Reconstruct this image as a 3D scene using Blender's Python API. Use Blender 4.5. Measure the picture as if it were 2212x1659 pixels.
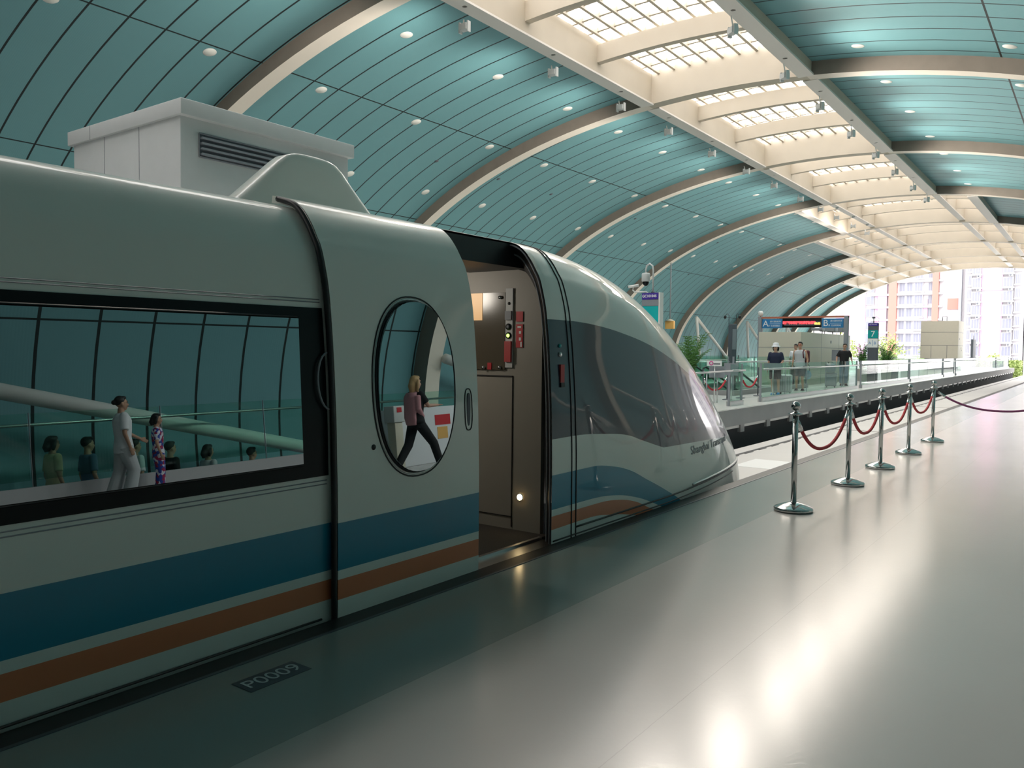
import bpy, bmesh, math, random
from mathutils import Vector, Matrix
from math import sin, cos, pi, radians as rad
random.seed(7)
for o in list(bpy.data.objects): bpy.data.objects.remove(o)
S = bpy.context.scene
COL = S.collection

# ---------------------------------------------------------------- camera
cd = bpy.data.cameras.new('camera'); cam = bpy.data.objects.new('camera', cd); COL.objects.link(cam)
cd.sensor_width = 36; cd.lens = 28.3416; cd.clip_start = .05; cd.clip_end = 900
cam.matrix_world = Matrix(((0.80613, -0.03376, 0.59078, 0), (0.59166, 0.02938, -0.80566, 0), (0.00984, 0.999, 0.04365, 1.45), (0, 0, 0, 1)))
S.camera = cam
# ---------------------------------------------------------------- light, exposure
S.view_settings.view_transform = 'Standard'; S.view_settings.look = 'None'
S.view_settings.gamma = 1; S.view_settings.use_curve_mapping = False
S.view_settings.exposure = 0.62
W = bpy.data.worlds.new('sky'); S.world = W; W.use_nodes = True
nt = W.node_tree; bg = nt.nodes['Background']
tc = nt.nodes.new('ShaderNodeTexCoord'); sx = nt.nodes.new('ShaderNodeSeparateXYZ'); rp = nt.nodes.new('ShaderNodeValToRGB')
nt.links.new(tc.outputs['Generated'], sx.inputs[0]); nt.links.new(sx.outputs[2], rp.inputs[0]); nt.links.new(rp.outputs[0], bg.inputs[0])
rp.color_ramp.elements[0].color = (1, .96, .95, 1); rp.color_ramp.elements[1].color = (1, .97, .95, 1)
bg.inputs[1].default_value = 4.1

# ---------------------------------------------------------------- materials
def P(name, col, rough=.5, metal=0, spec=.5, coat=0, emit=None, es=0, noise=0, nscale=5, bump=0, bscale=40, ior=None, trans=0, alpha=1):
    m = bpy.data.materials.new(name); m.use_nodes = True; n = m.node_tree; b = n.nodes['Principled BSDF']
    b.inputs['Base Color'].default_value = (*col, 1); b.inputs['Roughness'].default_value = rough
    b.inputs['Metallic'].default_value = metal; b.inputs['Specular IOR Level'].default_value = spec
    b.inputs['Coat Weight'].default_value = coat; b.inputs['Coat Roughness'].default_value = .05
    if ior: b.inputs['IOR'].default_value = ior
    if emit: b.inputs['Emission Color'].default_value = (*emit, 1); b.inputs['Emission Strength'].default_value = es
    if noise:
        t = n.nodes.new('ShaderNodeTexCoord'); x = n.nodes.new('ShaderNodeTexNoise'); x.inputs['Scale'].default_value = nscale; x.inputs['Detail'].default_value = 5
        n.links.new(t.outputs['Object'], x.inputs['Vector'])
        r = n.nodes.new('ShaderNodeMix'); r.data_type = 'RGBA'
        r.inputs[6].default_value = (*[c*(1-noise) for c in col], 1); r.inputs[7].default_value = (*[min(1, c*(1+noise)) for c in col], 1)
        n.links.new(x.outputs['Fac'], r.inputs[0]); n.links.new(r.outputs[2], b.inputs['Base Color'])
    if bump:
        t = n.nodes.new('ShaderNodeTexCoord'); x = n.nodes.new('ShaderNodeTexNoise'); x.inputs['Scale'].default_value = bscale
        n.links.new(t.outputs['Object'], x.inputs['Vector']); bp = n.nodes.new('ShaderNodeBump'); bp.inputs['Strength'].default_value = bump; bp.inputs['Distance'].default_value = .01
        n.links.new(x.outputs['Fac'], bp.inputs['Height']); n.links.new(bp.outputs[0], b.inputs['Normal'])
    return m
def math_(n, op, a, b=None, c=None):
    x = n.nodes.new('ShaderNodeMath'); x.operation = op
    for i, v in enumerate((a, b, c)):
        if v is None: continue
        if isinstance(v, (int, float)): x.inputs[i].default_value = v
        else: n.links.new(v, x.inputs[i])
    return x.outputs[0]
def mixc(n, f, a, b):
    r = n.nodes.new('ShaderNodeMix'); r.data_type = 'RGBA'; n.links.new(f, r.inputs[0])
    for i, v in ((6, a), (7, b)):
        if isinstance(v, tuple): r.inputs[i].default_value = (*v, 1)
        else: n.links.new(v, r.inputs[i])
    return r.outputs[2]
def glassmat(name, tint, refl=.5, rough=0.01, ior=1.45):
    m = bpy.data.materials.new(name); m.use_nodes = True; n = m.node_tree; n.nodes.clear()
    o = n.nodes.new('ShaderNodeOutputMaterial'); tr = n.nodes.new('ShaderNodeBsdfTransparent'); gl = n.nodes.new('ShaderNodeBsdfGlossy')
    tr.inputs[0].default_value = (*tint, 1); gl.inputs['Roughness'].default_value = rough
    fr = n.nodes.new('ShaderNodeFresnel'); fr.inputs[0].default_value = ior; mx = n.nodes.new('ShaderNodeMixShader')
    ge = n.nodes.new('ShaderNodeNewGeometry'); f = math_(n, 'MULTIPLY', math_(n, 'MULTIPLY', fr.outputs[0], refl*2), math_(n, 'SUBTRACT', 1, ge.outputs['Backfacing']))
    n.links.new(f, mx.inputs[0]); n.links.new(tr.outputs[0], mx.inputs[1]); n.links.new(gl.outputs[0], mx.inputs[2]); n.links.new(mx.outputs[0], o.inputs[0])
    return m

def roof_panel_mat():
    m = P('teal_panel', (.085, .30, .335), .48, 0, .5); n = m.node_tree; b = n.nodes['Principled BSDF']
    uv = n.nodes.new('ShaderNodeUVMap'); uv.uv_map = 'UVMap'; s = n.nodes.new('ShaderNodeSeparateXYZ'); n.links.new(uv.outputs[0], s.inputs[0])
    a = math_(n, 'ABSOLUTE', math_(n, 'SUBTRACT', math_(n, 'FRACT', math_(n, 'ADD', s.outputs[0], .42)), .5))
    line = math_(n, 'LESS_THAN', a, .028)
    for ang in (118.9, 139.9, 157.5, 63.6, 40., 13.5):
        line = math_(n, 'MAXIMUM', line, math_(n, 'COMPARE', s.outputs[1], ang, .09))
    nz = n.nodes.new('ShaderNodeTexNoise'); nz.inputs['Scale'].default_value = .35; nz.inputs['Detail'].default_value = 3
    t = n.nodes.new('ShaderNodeTexCoord'); n.links.new(t.outputs['Object'], nz.inputs['Vector'])
    # faint panel to panel tone
    fl = math_(n, 'FLOOR', math_(n, 'ADD', s.outputs[0], .92)); wn = n.nodes.new('ShaderNodeTexWhiteNoise'); wn.noise_dimensions = '1D'; n.links.new(fl, wn.inputs['W'])
    tone = math_(n, 'MULTIPLY_ADD', wn.outputs['Value'], .12, math_(n, 'MULTIPLY', nz.outputs['Fac'], .3))
    c = mixc(n, tone, (.14, .325, .36), (.18, .375, .41))
    c = mixc(n, line, c, (.006, .012, .014)); n.links.new(c, b.inputs['Base Color'])
    # fine ribbing of the sheet
    wv = n.nodes.new('ShaderNodeTexWave'); wv.inputs['Scale'].default_value = 6; wv.inputs['Distortion'].default_value = 0; wv.bands_direction = 'X'
    n.links.new(uv.outputs[0], wv.inputs['Vector']); bp = n.nodes.new('ShaderNodeBump'); bp.inputs['Strength'].default_value = .06; bp.inputs['Distance'].default_value = .01
    n.links.new(wv.outputs['Fac'], bp.inputs['Height']); n.links.new(bp.outputs[0], b.inputs['Normal'])
    return m

def curve_node(n, inp, pts, y0=4.5, y1=10.9, lo=-.5, hi=2.5):
    fc = n.nodes.new('ShaderNodeFloatCurve'); cm = fc.mapping.curves[0]
    pts = [(max(a, y0), b) for a, b in pts]; i = max(k for k in range(len(pts)) if pts[k][0] < y1); (ya, za), (yb, zb) = pts[i], pts[i+1]
    pts = pts[:i+1]+[(y1, za+(zb-za)*(y1-ya)/(yb-ya))]
    v = math_(n, 'DIVIDE', math_(n, 'SUBTRACT', inp, y0), y1-y0); v = math_(n, 'MAXIMUM', math_(n, 'MINIMUM', v, 1.), 0.); n.links.new(v, fc.inputs['Value'])
    q = [((a-y0)/(y1-y0), (b-lo)/(hi-lo)) for a, b in pts]
    cm.points[0].location = q[0]; cm.points[1].location = q[-1]
    for a in q[1:-1]: cm.points.new(*a)
    cusp = [(a-y0)/(y1-y0) for a in (4.5, 4.9, 4.901, 6.87, y1)]
    for p_ in cm.points: p_.handle_type = 'VECTOR' if min(abs(p_.location[0]-c) for c in cusp) < .0008 and len(pts) != 7 else 'AUTO_CLAMPED'
    fc.mapping.update()
    return math_(n, 'MULTIPLY_ADD', fc.outputs[0], hi-lo, lo)
def livery():
    m = P('livery_paint', (.5, .55, .52), .38, 0, .35, coat=.6); n = m.node_tree; b = n.nodes['Principled BSDF']; b.inputs['Coat Roughness'].default_value = .025
    ge = n.nodes.new('ShaderNodeNewGeometry'); s = n.nodes.new('ShaderNodeSeparateXYZ'); n.links.new(ge.outputs['Position'], s.inputs[0])
    Y, Z = s.outputs[1], s.outputs[2]
    def band(top, bot):
        return math_(n, 'MULTIPLY', math_(n, 'LESS_THAN', Z, curve_node(n, Y, top)), math_(n, 'GREATER_THAN', Z, curve_node(n, Y, bot)))
    blue = band([(-20, .513), (5.55, .516), (5.86, .484), (6.17, .418), (6.52, .291), (6.9, .147), (7.32, -.03), (8, -.45), (12, -.45)],
                [(-20, .258), (5.5, .258), (5.95, .229), (6.29, .165), (6.52, .102), (6.87, -.018), (7.4, -.3), (12, -.45)])
    org = band([(-20, .208), (5.6, .208), (5.95, .19), (6.29, .126), (6.52, .045), (6.73, -.034), (7.2, -.3), (12, -.45)],
               [(-20, .1), (5.5, .112), (5.9, .074), (6.17, .03), (6.44, -.035), (7, -.3), (12, -.45)])
    gry = band([(-20, -.45), (4.90, -.45), (4.901, 1.672), (5.35, 1.67), (5.76, 1.648), (6.25, 1.595), (6.8, 1.505), (7.26, 1.4), (7.84, 1.235), (8.3, 1.08), (8.71, .88), (9.15, .626), (9.5, .3), (12, .3)],
               [(-20, .777), (5.28, .785), (5.7, .765), (6.17, .716), (6.41, .657), (6.66, .595), (6.87, .545), (7.41, .528), (8.04, .504), (8.93, .457), (9.6, .43), (12, .4)])
    c = mixc(n, blue, (.80, .82, .77), (.008, .235, .37)); c = mixc(n, org, c, (.74, .225, .10)); c = mixc(n, gry, c, (.012, .022, .044)); n.links.new(math_(n, 'MULTIPLY_ADD', gry, -.06, .40), b.inputs['Roughness'])
    n.links.new(c, b.inputs['Base Color'])
    return m
M = dict(
    teal=roof_panel_mat(), livery=livery(),
    rib=P('rib_shaded_side', (.24, .20, .17), .7, noise=.15, nscale=2), ribb=P('rib_soffit', (.80, .73, .65), .6, noise=.06, nscale=1),  # rib sides painted dark brown as if in shade, soffit left pale
    flange=P('beam_flange_lit', (.78, .74, .70), .5), cream=P('cream_steel', (.56, .50, .41), .5, noise=.06, nscale=1.5), white=P('white_paint', (.78, .78, .76), .45),  # flange paler than its beam, light from below put into the colour
    sky_glass=glassmat('skylight_glass', (.97, .98, .98), .3),
    rail_glass=glassmat('rail_glass', (.80, .94, .89), .5),
    floor=None, tile=P('pale_tile', (.62, .62, .60), .22, noise=.06, nscale=.8), conc=P('concrete', (.34, .33, .33), .75, noise=.12, nscale=1.5),
    shade_conc=P('shaded_concrete', (.035, .035, .04), .9), hall=P('lower_hall_white', (.72, .74, .70), .6), deck=P('guideway_deck', (.50, .48, .47), .6, noise=.08, nscale=.6), decklight=P('deck_patch', (.66, .66, .66), .6),  # near-black concrete has the shade under the platforms painted in
    chrome=P('polished_steel', (.62, .61, .60), .13, 1), brush=P('brushed_steel', (.55, .56, .56), .3, 1),
    black=P('black_rubber', (.012, .013, .015), .45), bezel=P('black_bezel', (.004, .006, .008), .35, spec=.25),
    tint=None, rope=P('red_velvet', (.42, .02, .03), .8, bump=.4, bscale=200),
    inner=P('vestibule_panel', (.33, .31, .27), .45, noise=.05), carpet=P('dark_carpet', (.05, .045, .04), .9, bump=.5, bscale=150),
    glow=P('warm_lamp', (1, .8, .5), .4, emit=(1, .72, .35), es=14), amber=P('amber_panel', (.75, .45, .2), .35, emit=(1, .55, .2), es=.25),
    red=P('red_sticker', (.55, .02, .03), .5), redbox=P('red_cover', (.5, .05, .05), .45), green=P('green_led', (.3, .9, .1), .4, emit=(.45, 1, .1), es=3),
    beige=P('beige_cladding', (.60, .56, .46), .55, noise=.03), lgrey=P('light_grey_cladding', (.58, .60, .60), .5, noise=.04), mgrey=P('mid_grey', (.25, .27, .30), .5),
    dgrey=P('dark_grey_metal', (.09, .10, .12), .45), sign_teal=P('sign_teal', (.0, .36, .36), .4), sign_blue=P('sign_blue', (.03, .22, .50), .4), violet=P('sign_violet', (.06, .03, .32), .4),
    paper=P('sign_white', (.85, .86, .86), .5), led_red=P('led_red', (.9, .02, .03), .5, emit=(1, .05, .06), es=2.2), led_yel=P('led_yellow', (.9, .6, .1), .5, emit=(1, .6, .08), es=2.2),
    pink=P('pink_render', (.42, .27, .38), .8), bwhite=P('white_render', (.46, .45, .47), .8), coral=P('coral_render', (.42, .17, .14), .8), win=P('flat_window', (.16, .17, .22), .25), frame=P('window_frame', (.36, .36, .40), .5), ac=P('ac_casing', (.45, .45, .45), .5),
    skin=P('skin', (.50, .28, .19), .5), skinw=P('fair_skin', (.62, .36, .27), .5), hair=P('black_hair', (.012, .010, .010), .55), blond=P('blond_hair', (.50, .32, .15), .55), 
    navy=P('navy_cloth', (.012, .018, .05), .8), wcloth=P('white_cloth', (.75, .76, .80), .85), gcloth=P('grey_cloth', (.10, .10, .11), .85), denim=P('denim', (.16, .22, .30), .85), blackc=P('black_cloth', (.012, .011, .014), .85),
    palegrey=P('pale_grey_cloth', (.5, .51, .54), .85), pinkc=P('pink_cloth', (.62, .30, .33), .85), yellowc=P('cream_cloth', (.60, .52, .33), .85), bluec=P('blue_cloth', (.12, .20, .32), .85), shoe=P('blue_shoe', (.08, .30, .62), .6),
    leaf=P('leaf_green', (.07, .20, .035), .5, noise=.4, nscale=8), leafl=P('light_leaf', (.32, .42, .12), .6, noise=.35, nscale=3), bark=P('bark', (.10, .07, .05), .9), pot=P('plant_pot', (.55, .54, .50), .5),
    silver=P('silver_case', (.50, .52, .53), .3, .4), lime=P('lime_bag', (.35, .75, .05), .6), ground=P('ground_grey', (.45, .45, .46), .9), eye=P('eye_dark', (.02, .015, .012), .3), lip=P('lip', (.40, .13, .12), .5),
    maroon=P('maroon_cloth', (.10, .02, .03), .8), floral=None, dlight=P('downlight_diffuser', (.85, .84, .80), .4), orange=P('orange_sign', (.75, .42, .12), .5))
def floor_mat():
    m = P('polished_floor', (.36, .35, .335), .25, 0, .5); n = m.node_tree; b = n.nodes['Principled BSDF']
    t = n.nodes.new('ShaderNodeTexCoord'); mp = n.nodes.new('ShaderNodeMapping'); mp.inputs['Scale'].default_value = (.8, .5, 1); n.links.new(t.outputs['Object'], mp.inputs[0])
    a = n.nodes.new('ShaderNodeTexNoise'); a.inputs['Scale'].default_value = .7; a.inputs['Detail'].default_value = 4; n.links.new(mp.outputs[0], a.inputs['Vector'])
    c = n.nodes.new('ShaderNodeTexNoise'); c.inputs['Scale'].default_value = 60; c.inputs['Detail'].default_value = 3; n.links.new(mp.outputs[0], c.inputs['Vector'])
    n.links.new(math_(n, 'MULTIPLY_ADD', a.outputs['Fac'], .10, .145), b.inputs['Roughness'])
    s_ = n.nodes.new('ShaderNodeSeparateXYZ'); n.links.new(t.outputs['Object'], s_.inputs[0])
    wob = math_(n, 'MULTIPLY_ADD', c.outputs['Fac'], .006, s_.outputs[0])
    col = mixc(n, a.outputs['Fac'], (.40, .385, .37), (.48, .465, .445)); strip = math_(n, 'LESS_THAN', s_.outputs[0], -2.38)
    col = mixc(n, strip, col, (.30, .33, .315))
    j = math_(n, 'MAXIMUM', math_(n, 'COMPARE', wob, -2.377, .003), math_(n, 'COMPARE', wob, -1.362, .002))
    col = mixc(n, math_(n, 'MULTIPLY', j, .16), col, (.10, .10, .10)); n.links.new(col, b.inputs['Base Color'])
    sc = n.nodes.new('ShaderNodeTexNoise'); sc.inputs['Scale'].default_value = 18; sc.inputs['Detail'].default_value = 4; sc.inputs['Distortion'].default_value = 1.5; n.links.new(t.outputs['Object'], sc.inputs['Vector'])
    bp = n.nodes.new('ShaderNodeBump'); bp.inputs['Strength'].default_value = .035; bp.inputs['Distance'].default_value = .01; n.links.new(sc.outputs['Fac'], bp.inputs['Height']); n.links.new(bp.outputs[0], b.inputs['Normal'])
    return m
M['floor'] = floor_mat()
def tint_mat():
    m = bpy.data.materials.new('tinted_train_glass'); m.use_nodes = True; n = m.node_tree; n.nodes.clear()
    o = n.nodes.new('ShaderNodeOutputMaterial'); d = n.nodes.new('ShaderNodeBsdfDiffuse'); d.inputs[0].default_value = (.004, .012, .014, 1)
    g = n.nodes.new('ShaderNodeBsdfGlossy'); g.inputs['Roughness'].default_value = .0; g.inputs[0].default_value = (.80, .95, 1, 1)
    lw = n.nodes.new('ShaderNodeFresnel'); lw.inputs[0].default_value = 2.6; mx = n.nodes.new('ShaderNodeMixShader')
    n.links.new(math_(n, 'MULTIPLY_ADD', lw.outputs[0], .95, .22), mx.inputs[0]); n.links.new(d.outputs[0], mx.inputs[1]); n.links.new(g.outputs[0], mx.inputs[2]); n.links.new(mx.outputs[0], o.inputs[0])
    return m
M['tint'] = tint_mat()
def floral():
    m = P('floral_cloth', (.6, .6, .7), .85); n = m.node_tree; b = n.nodes['Principled BSDF']; v = n.nodes.new('ShaderNodeTexVoronoi'); v.inputs['Scale'].default_value = 16
    t = n.nodes.new('ShaderNodeTexCoord'); n.links.new(t.outputs['Object'], v.inputs['Vector']); r = n.nodes.new('ShaderNodeValToRGB'); r.color_ramp.interpolation = 'CONSTANT'
    s = n.nodes.new('ShaderNodeSeparateColor'); n.links.new(v.outputs['Color'], s.inputs[0]); n.links.new(s.outputs[0], r.inputs[0])
    r.color_ramp.elements[0].color = (.03, .06, .35, 1); r.color_ramp.elements[1].position = .35; r.color_ramp.elements[1].color = (.7, .7, .8, 1)
    e = r.color_ramp.elements.new(.7); e.color = (.35, .02, .08, 1); n.links.new(r.outputs[0], b.inputs['Base Color']); return m
M['floral'] = floral()

# ---------------------------------------------------------------- mesh helpers
class MB:
    def __init__(s): s.v = []; s.f = []; s.m = []; s.sm = []; s.uv = None
    def add(s, vs, fs, mi=0, smooth=False):
        k = len(s.v); s.v += [tuple(v) for v in vs]; s.f += [tuple(i+k for i in f) for f in fs]; s.m += [mi]*len(fs); s.sm += [smooth]*len(fs); return s
    def box(s, x0, x1, y0, y1, z0, z1, mi=0, M4=None):
        vs = [Vector(p) for p in ((x0, y0, z0), (x1, y0, z0), (x1, y1, z0), (x0, y1, z0), (x0, y0, z1), (x1, y0, z1), (x1, y1, z1), (x0, y1, z1))]
        if M4: vs = [M4 @ v for v in vs]
        return s.add(vs, [(0, 3, 2, 1), (4, 5, 6, 7), (0, 1, 5, 4), (1, 2, 6, 5), (2, 3, 7, 6), (3, 0, 4, 7)], mi)
    def rbox(s, x0, x1, y0, y1, z0, z1, r=.01, mi=0, M4=None):
        b = bmesh.new(); bmesh.ops.create_cube(b, size=1)
        for v in b.verts: v.co = Vector(((x0+x1)/2+v.co.x*(x1-x0), (y0+y1)/2+v.co.y*(y1-y0), (z0+z1)/2+v.co.z*(z1-z0)))
        bmesh.ops.bevel(b, geom=list(b.edges), offset=r, segments=3, profile=.5, affect='EDGES')
        b.verts.index_update(); vs = [(M4 @ v.co if M4 else v.co.copy()) for v in b.verts]; fs = [tuple(v.index for v in f.verts) for f in b.faces]; b.free()
        return s.add(vs, fs, mi, True)
    def tube(s, pts, r, seg=12, mi=0, cap=True, closed=False, flat=None):
        pts = [Vector(p) for p in pts]; n = len(pts); rs = r if isinstance(r, (list, tuple)) else [r]*n
        k = []; up = Vector((0, 0, 1)); vs = []
        for i, p in enumerate(pts):
            if closed: t = pts[(i+1) % n]-pts[i-1]
            else: t = pts[min(i+1, n-1)]-pts[max(i-1, 0)]
            t.normalize()
            if i == 0:
                a = up if abs(t.z) < .95 else Vector((1, 0, 0)); u = t.cross(a).normalized()
            else: u = (u-t*u.dot(t)).normalized()
            w = t.cross(u)
            for j in range(seg):
                an = 2*pi*j/seg; rr = rs[i]; fx = flat or 1
                vs.append(p+u*cos(an)*rr+w*sin(an)*rr*fx)
        fs = []
        for i in range(n if closed else n-1):
            for j in range(seg):
                a = i*seg+j; b = i*seg+(j+1) % seg; c = ((i+1) % n)*seg+(j+1) % seg; d = ((i+1) % n)*seg+j; fs.append((a, b, c, d))
        if cap and not closed: fs += [tuple(range(seg-1, -1, -1)), tuple((n-1)*seg+j for j in range(seg))]
        return s.add(vs, fs, mi, True)
    def lathe(s, prof, c=(0, 0, 0), seg=32, mi=0, sxy=(1, 1)):
        vs = []
        for r, z in prof:
            for j in range(seg): vs.append((c[0]+r*cos(2*pi*j/seg)*sxy[0], c[1]+r*sin(2*pi*j/seg)*sxy[1], c[2]+z))
        fs = [(i*seg+j, i*seg+(j+1) % seg, (i+1)*seg+(j+1) % seg, (i+1)*seg+j) for i in range(len(prof)-1) for j in range(seg)]
        fs += [tuple(range(seg-1, -1, -1)), tuple((len(prof)-1)*seg+j for j in range(seg))]
        return s.add(vs, fs, mi, True)
    def grid(s, rows, mi=0, smooth=True, flip=False):
        n = len(rows[0]); vs = [p for r in rows for p in r]
        fs = []
        for i in range(len(rows)-1):
            for j in range(n-1):
                q = (i*n+j, i*n+j+1, (i+1)*n+j+1, (i+1)*n+j); fs.append(q[::-1] if flip else q)
        return s.add(vs, fs, mi, smooth)
    def prism(s, poly, fn0, fn1, mi=0, smooth=False):
        # poly of 2D points; fn0/fn1 map to the two ends
        n = len(poly); vs = [fn0(*p) for p in poly]+[fn1(*p) for p in poly]
        return s.add(vs, [tuple(range(n)), tuple(range(2*n-1, n-1, -1))]+[(i, i+n, (i+1) % n+n, (i+1) % n) for i in range(n)], mi, smooth)
    def ell(s, c, r, mi=0, seg=16, rings=10, M4=None):
        vs = [];
        for i in range(1, rings):
            th = pi*i/rings
            for j in range(seg):
                ph = 2*pi*j/seg; vs.append(Vector((r[0]*sin(th)*cos(ph), r[1]*sin(th)*sin(ph), r[2]*cos(th))))
        vs += [Vector((0, 0, r[2])), Vector((0, 0, -r[2]))]
        vs = [Vector(c)+(M4 @ v if M4 else v) for v in vs]; T = (rings-1)*seg
        fs = [(i*seg+j, (i+1)*seg+j, (i+1)*seg+(j+1) % seg, i*seg+(j+1) % seg) for i in range(rings-2) for j in range(seg)]
        fs += [(T, j, (j+1) % seg) for j in range(seg)]+[(T+1, (rings-2)*seg+(j+1) % seg, (rings-2)*seg+j) for j in range(seg)]
        return s.add(vs, fs, mi, True)
    def build(s, name, mats, parent=None, origin=None, recalc=False):
        me = bpy.data.meshes.new(name)
        vs = s.v
        if origin is not None: o_ = Vector(origin); vs = [tuple(Vector(v)-o_) for v in vs]
        me.from_pydata(vs, [], s.f)
        for m in (mats if isinstance(mats, (list, tuple)) else [mats]): me.materials.append(m)
        me.polygons.foreach_set('material_index', s.m); me.polygons.foreach_set('use_smooth', s.sm)
        if recalc:
            b = bmesh.new(); b.from_mesh(me); bmesh.ops.recalc_face_normals(b, faces=b.faces); b.to_mesh(me); b.free()
        if s.uv:
            l = me.uv_layers.new(name='UVMap')
            for lp in me.loops: l.data[lp.index].uv = s.uv[lp.vertex_index]
        me.update(); o = bpy.data.objects.new(name, me); COL.objects.link(o)
        if origin is not None: o.location = origin
        if parent: o.parent = parent; o.matrix_parent_inverse = Matrix.Identity(4)
        return o
def tag(o, label=None, cat=None, group=None, kind=None):
    if label: o['label'] = label
    if cat: o['category'] = cat
    if group: o['group'] = group
    if kind: o['kind'] = kind
    return o
def empty(name, loc=(0, 0, 0), rz=0, **k):
    o = bpy.data.objects.new(name, None); COL.objects.link(o); o.location = loc; o.rotation_euler = (0, 0, rz); o.empty_display_size = .1
    return tag(o, **k)
def copy_tree(o, parent=None, loc=None, rz=None):
    c = o.copy(); COL.objects.link(c)
    if parent: c.parent = parent
    if loc: c.location = loc
    if rz is not None: c.rotation_euler.z = rz
    for ch in list(o.children): copy_tree(ch, c)
    return c
def text(name, s, size, M4, mat, parent=None, ext=.002, sx=1, warp=None, align='CENTER', bold=0):
    cu = bpy.data.curves.new('t', 'FONT'); cu.body = s; cu.size = size; cu.extrude = ext; cu.align_x = align; cu.align_y = 'CENTER'; cu.offset = bold
    if warp: cu.resolution_u = 3
    o = bpy.data.objects.new('t', cu); COL.objects.link(o); bpy.context.view_layer.update()
    me = bpy.data.meshes.new_from_object(o.evaluated_get(bpy.context.evaluated_depsgraph_get())); bpy.data.objects.remove(o)
    if warp:
        for v in me.vertices: v.co = warp(v.co)
    else: me.transform(M4 @ Matrix.Diagonal((sx, 1, 1, 1)))
    me.materials.clear(); me.materials.append(mat); me.name = name
    r = bpy.data.objects.new(name, me); COL.objects.link(r)
    if parent: r.parent = parent
    return r
def frame(o, x, y):   # matrix with local x,y axes and origin
    x = Vector(x).normalized(); y = Vector(y).normalized(); z = x.cross(y)
    return Matrix(((x.x, y.x, z.x, o[0]), (x.y, y.y, z.y, o[1]), (x.z, y.z, z.z, o[2]), (0, 0, 0, 1)))

# ================================================================ STATION SHELL
XC, A, B, ZC = -11.16, 18.6, 10.18, .52
def roof(ang, off, y): a = rad(ang); return (XC+(A+off)*cos(a), y, ZC+(B+off)*sin(a))
RIB = [-33.4, -21.2, -9., 3.2, 15.4, 27.8, 40.2, 52.2, 64.2, 76.2, 88.2, 94.5, 100.9]
HW = [2.9]*7+[4.84, 7.07, 9.3, 11.15, 11.15]     # skylight half width in each bay
LOW = -9
ceiling = empty('ceiling', (0, 0, 0)); ceiling['kind'] = 'structure'
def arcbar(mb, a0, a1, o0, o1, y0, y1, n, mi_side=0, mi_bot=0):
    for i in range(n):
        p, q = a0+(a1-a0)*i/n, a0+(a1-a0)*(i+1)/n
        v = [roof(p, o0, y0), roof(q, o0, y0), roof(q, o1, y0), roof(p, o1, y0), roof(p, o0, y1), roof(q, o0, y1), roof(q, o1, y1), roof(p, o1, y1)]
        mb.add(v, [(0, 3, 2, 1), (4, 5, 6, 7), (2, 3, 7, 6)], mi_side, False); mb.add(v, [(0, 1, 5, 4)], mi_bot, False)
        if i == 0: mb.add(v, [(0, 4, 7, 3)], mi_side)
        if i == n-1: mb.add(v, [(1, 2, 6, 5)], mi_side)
def angw(hw): return math.degrees(math.acos(hw/A))
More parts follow.
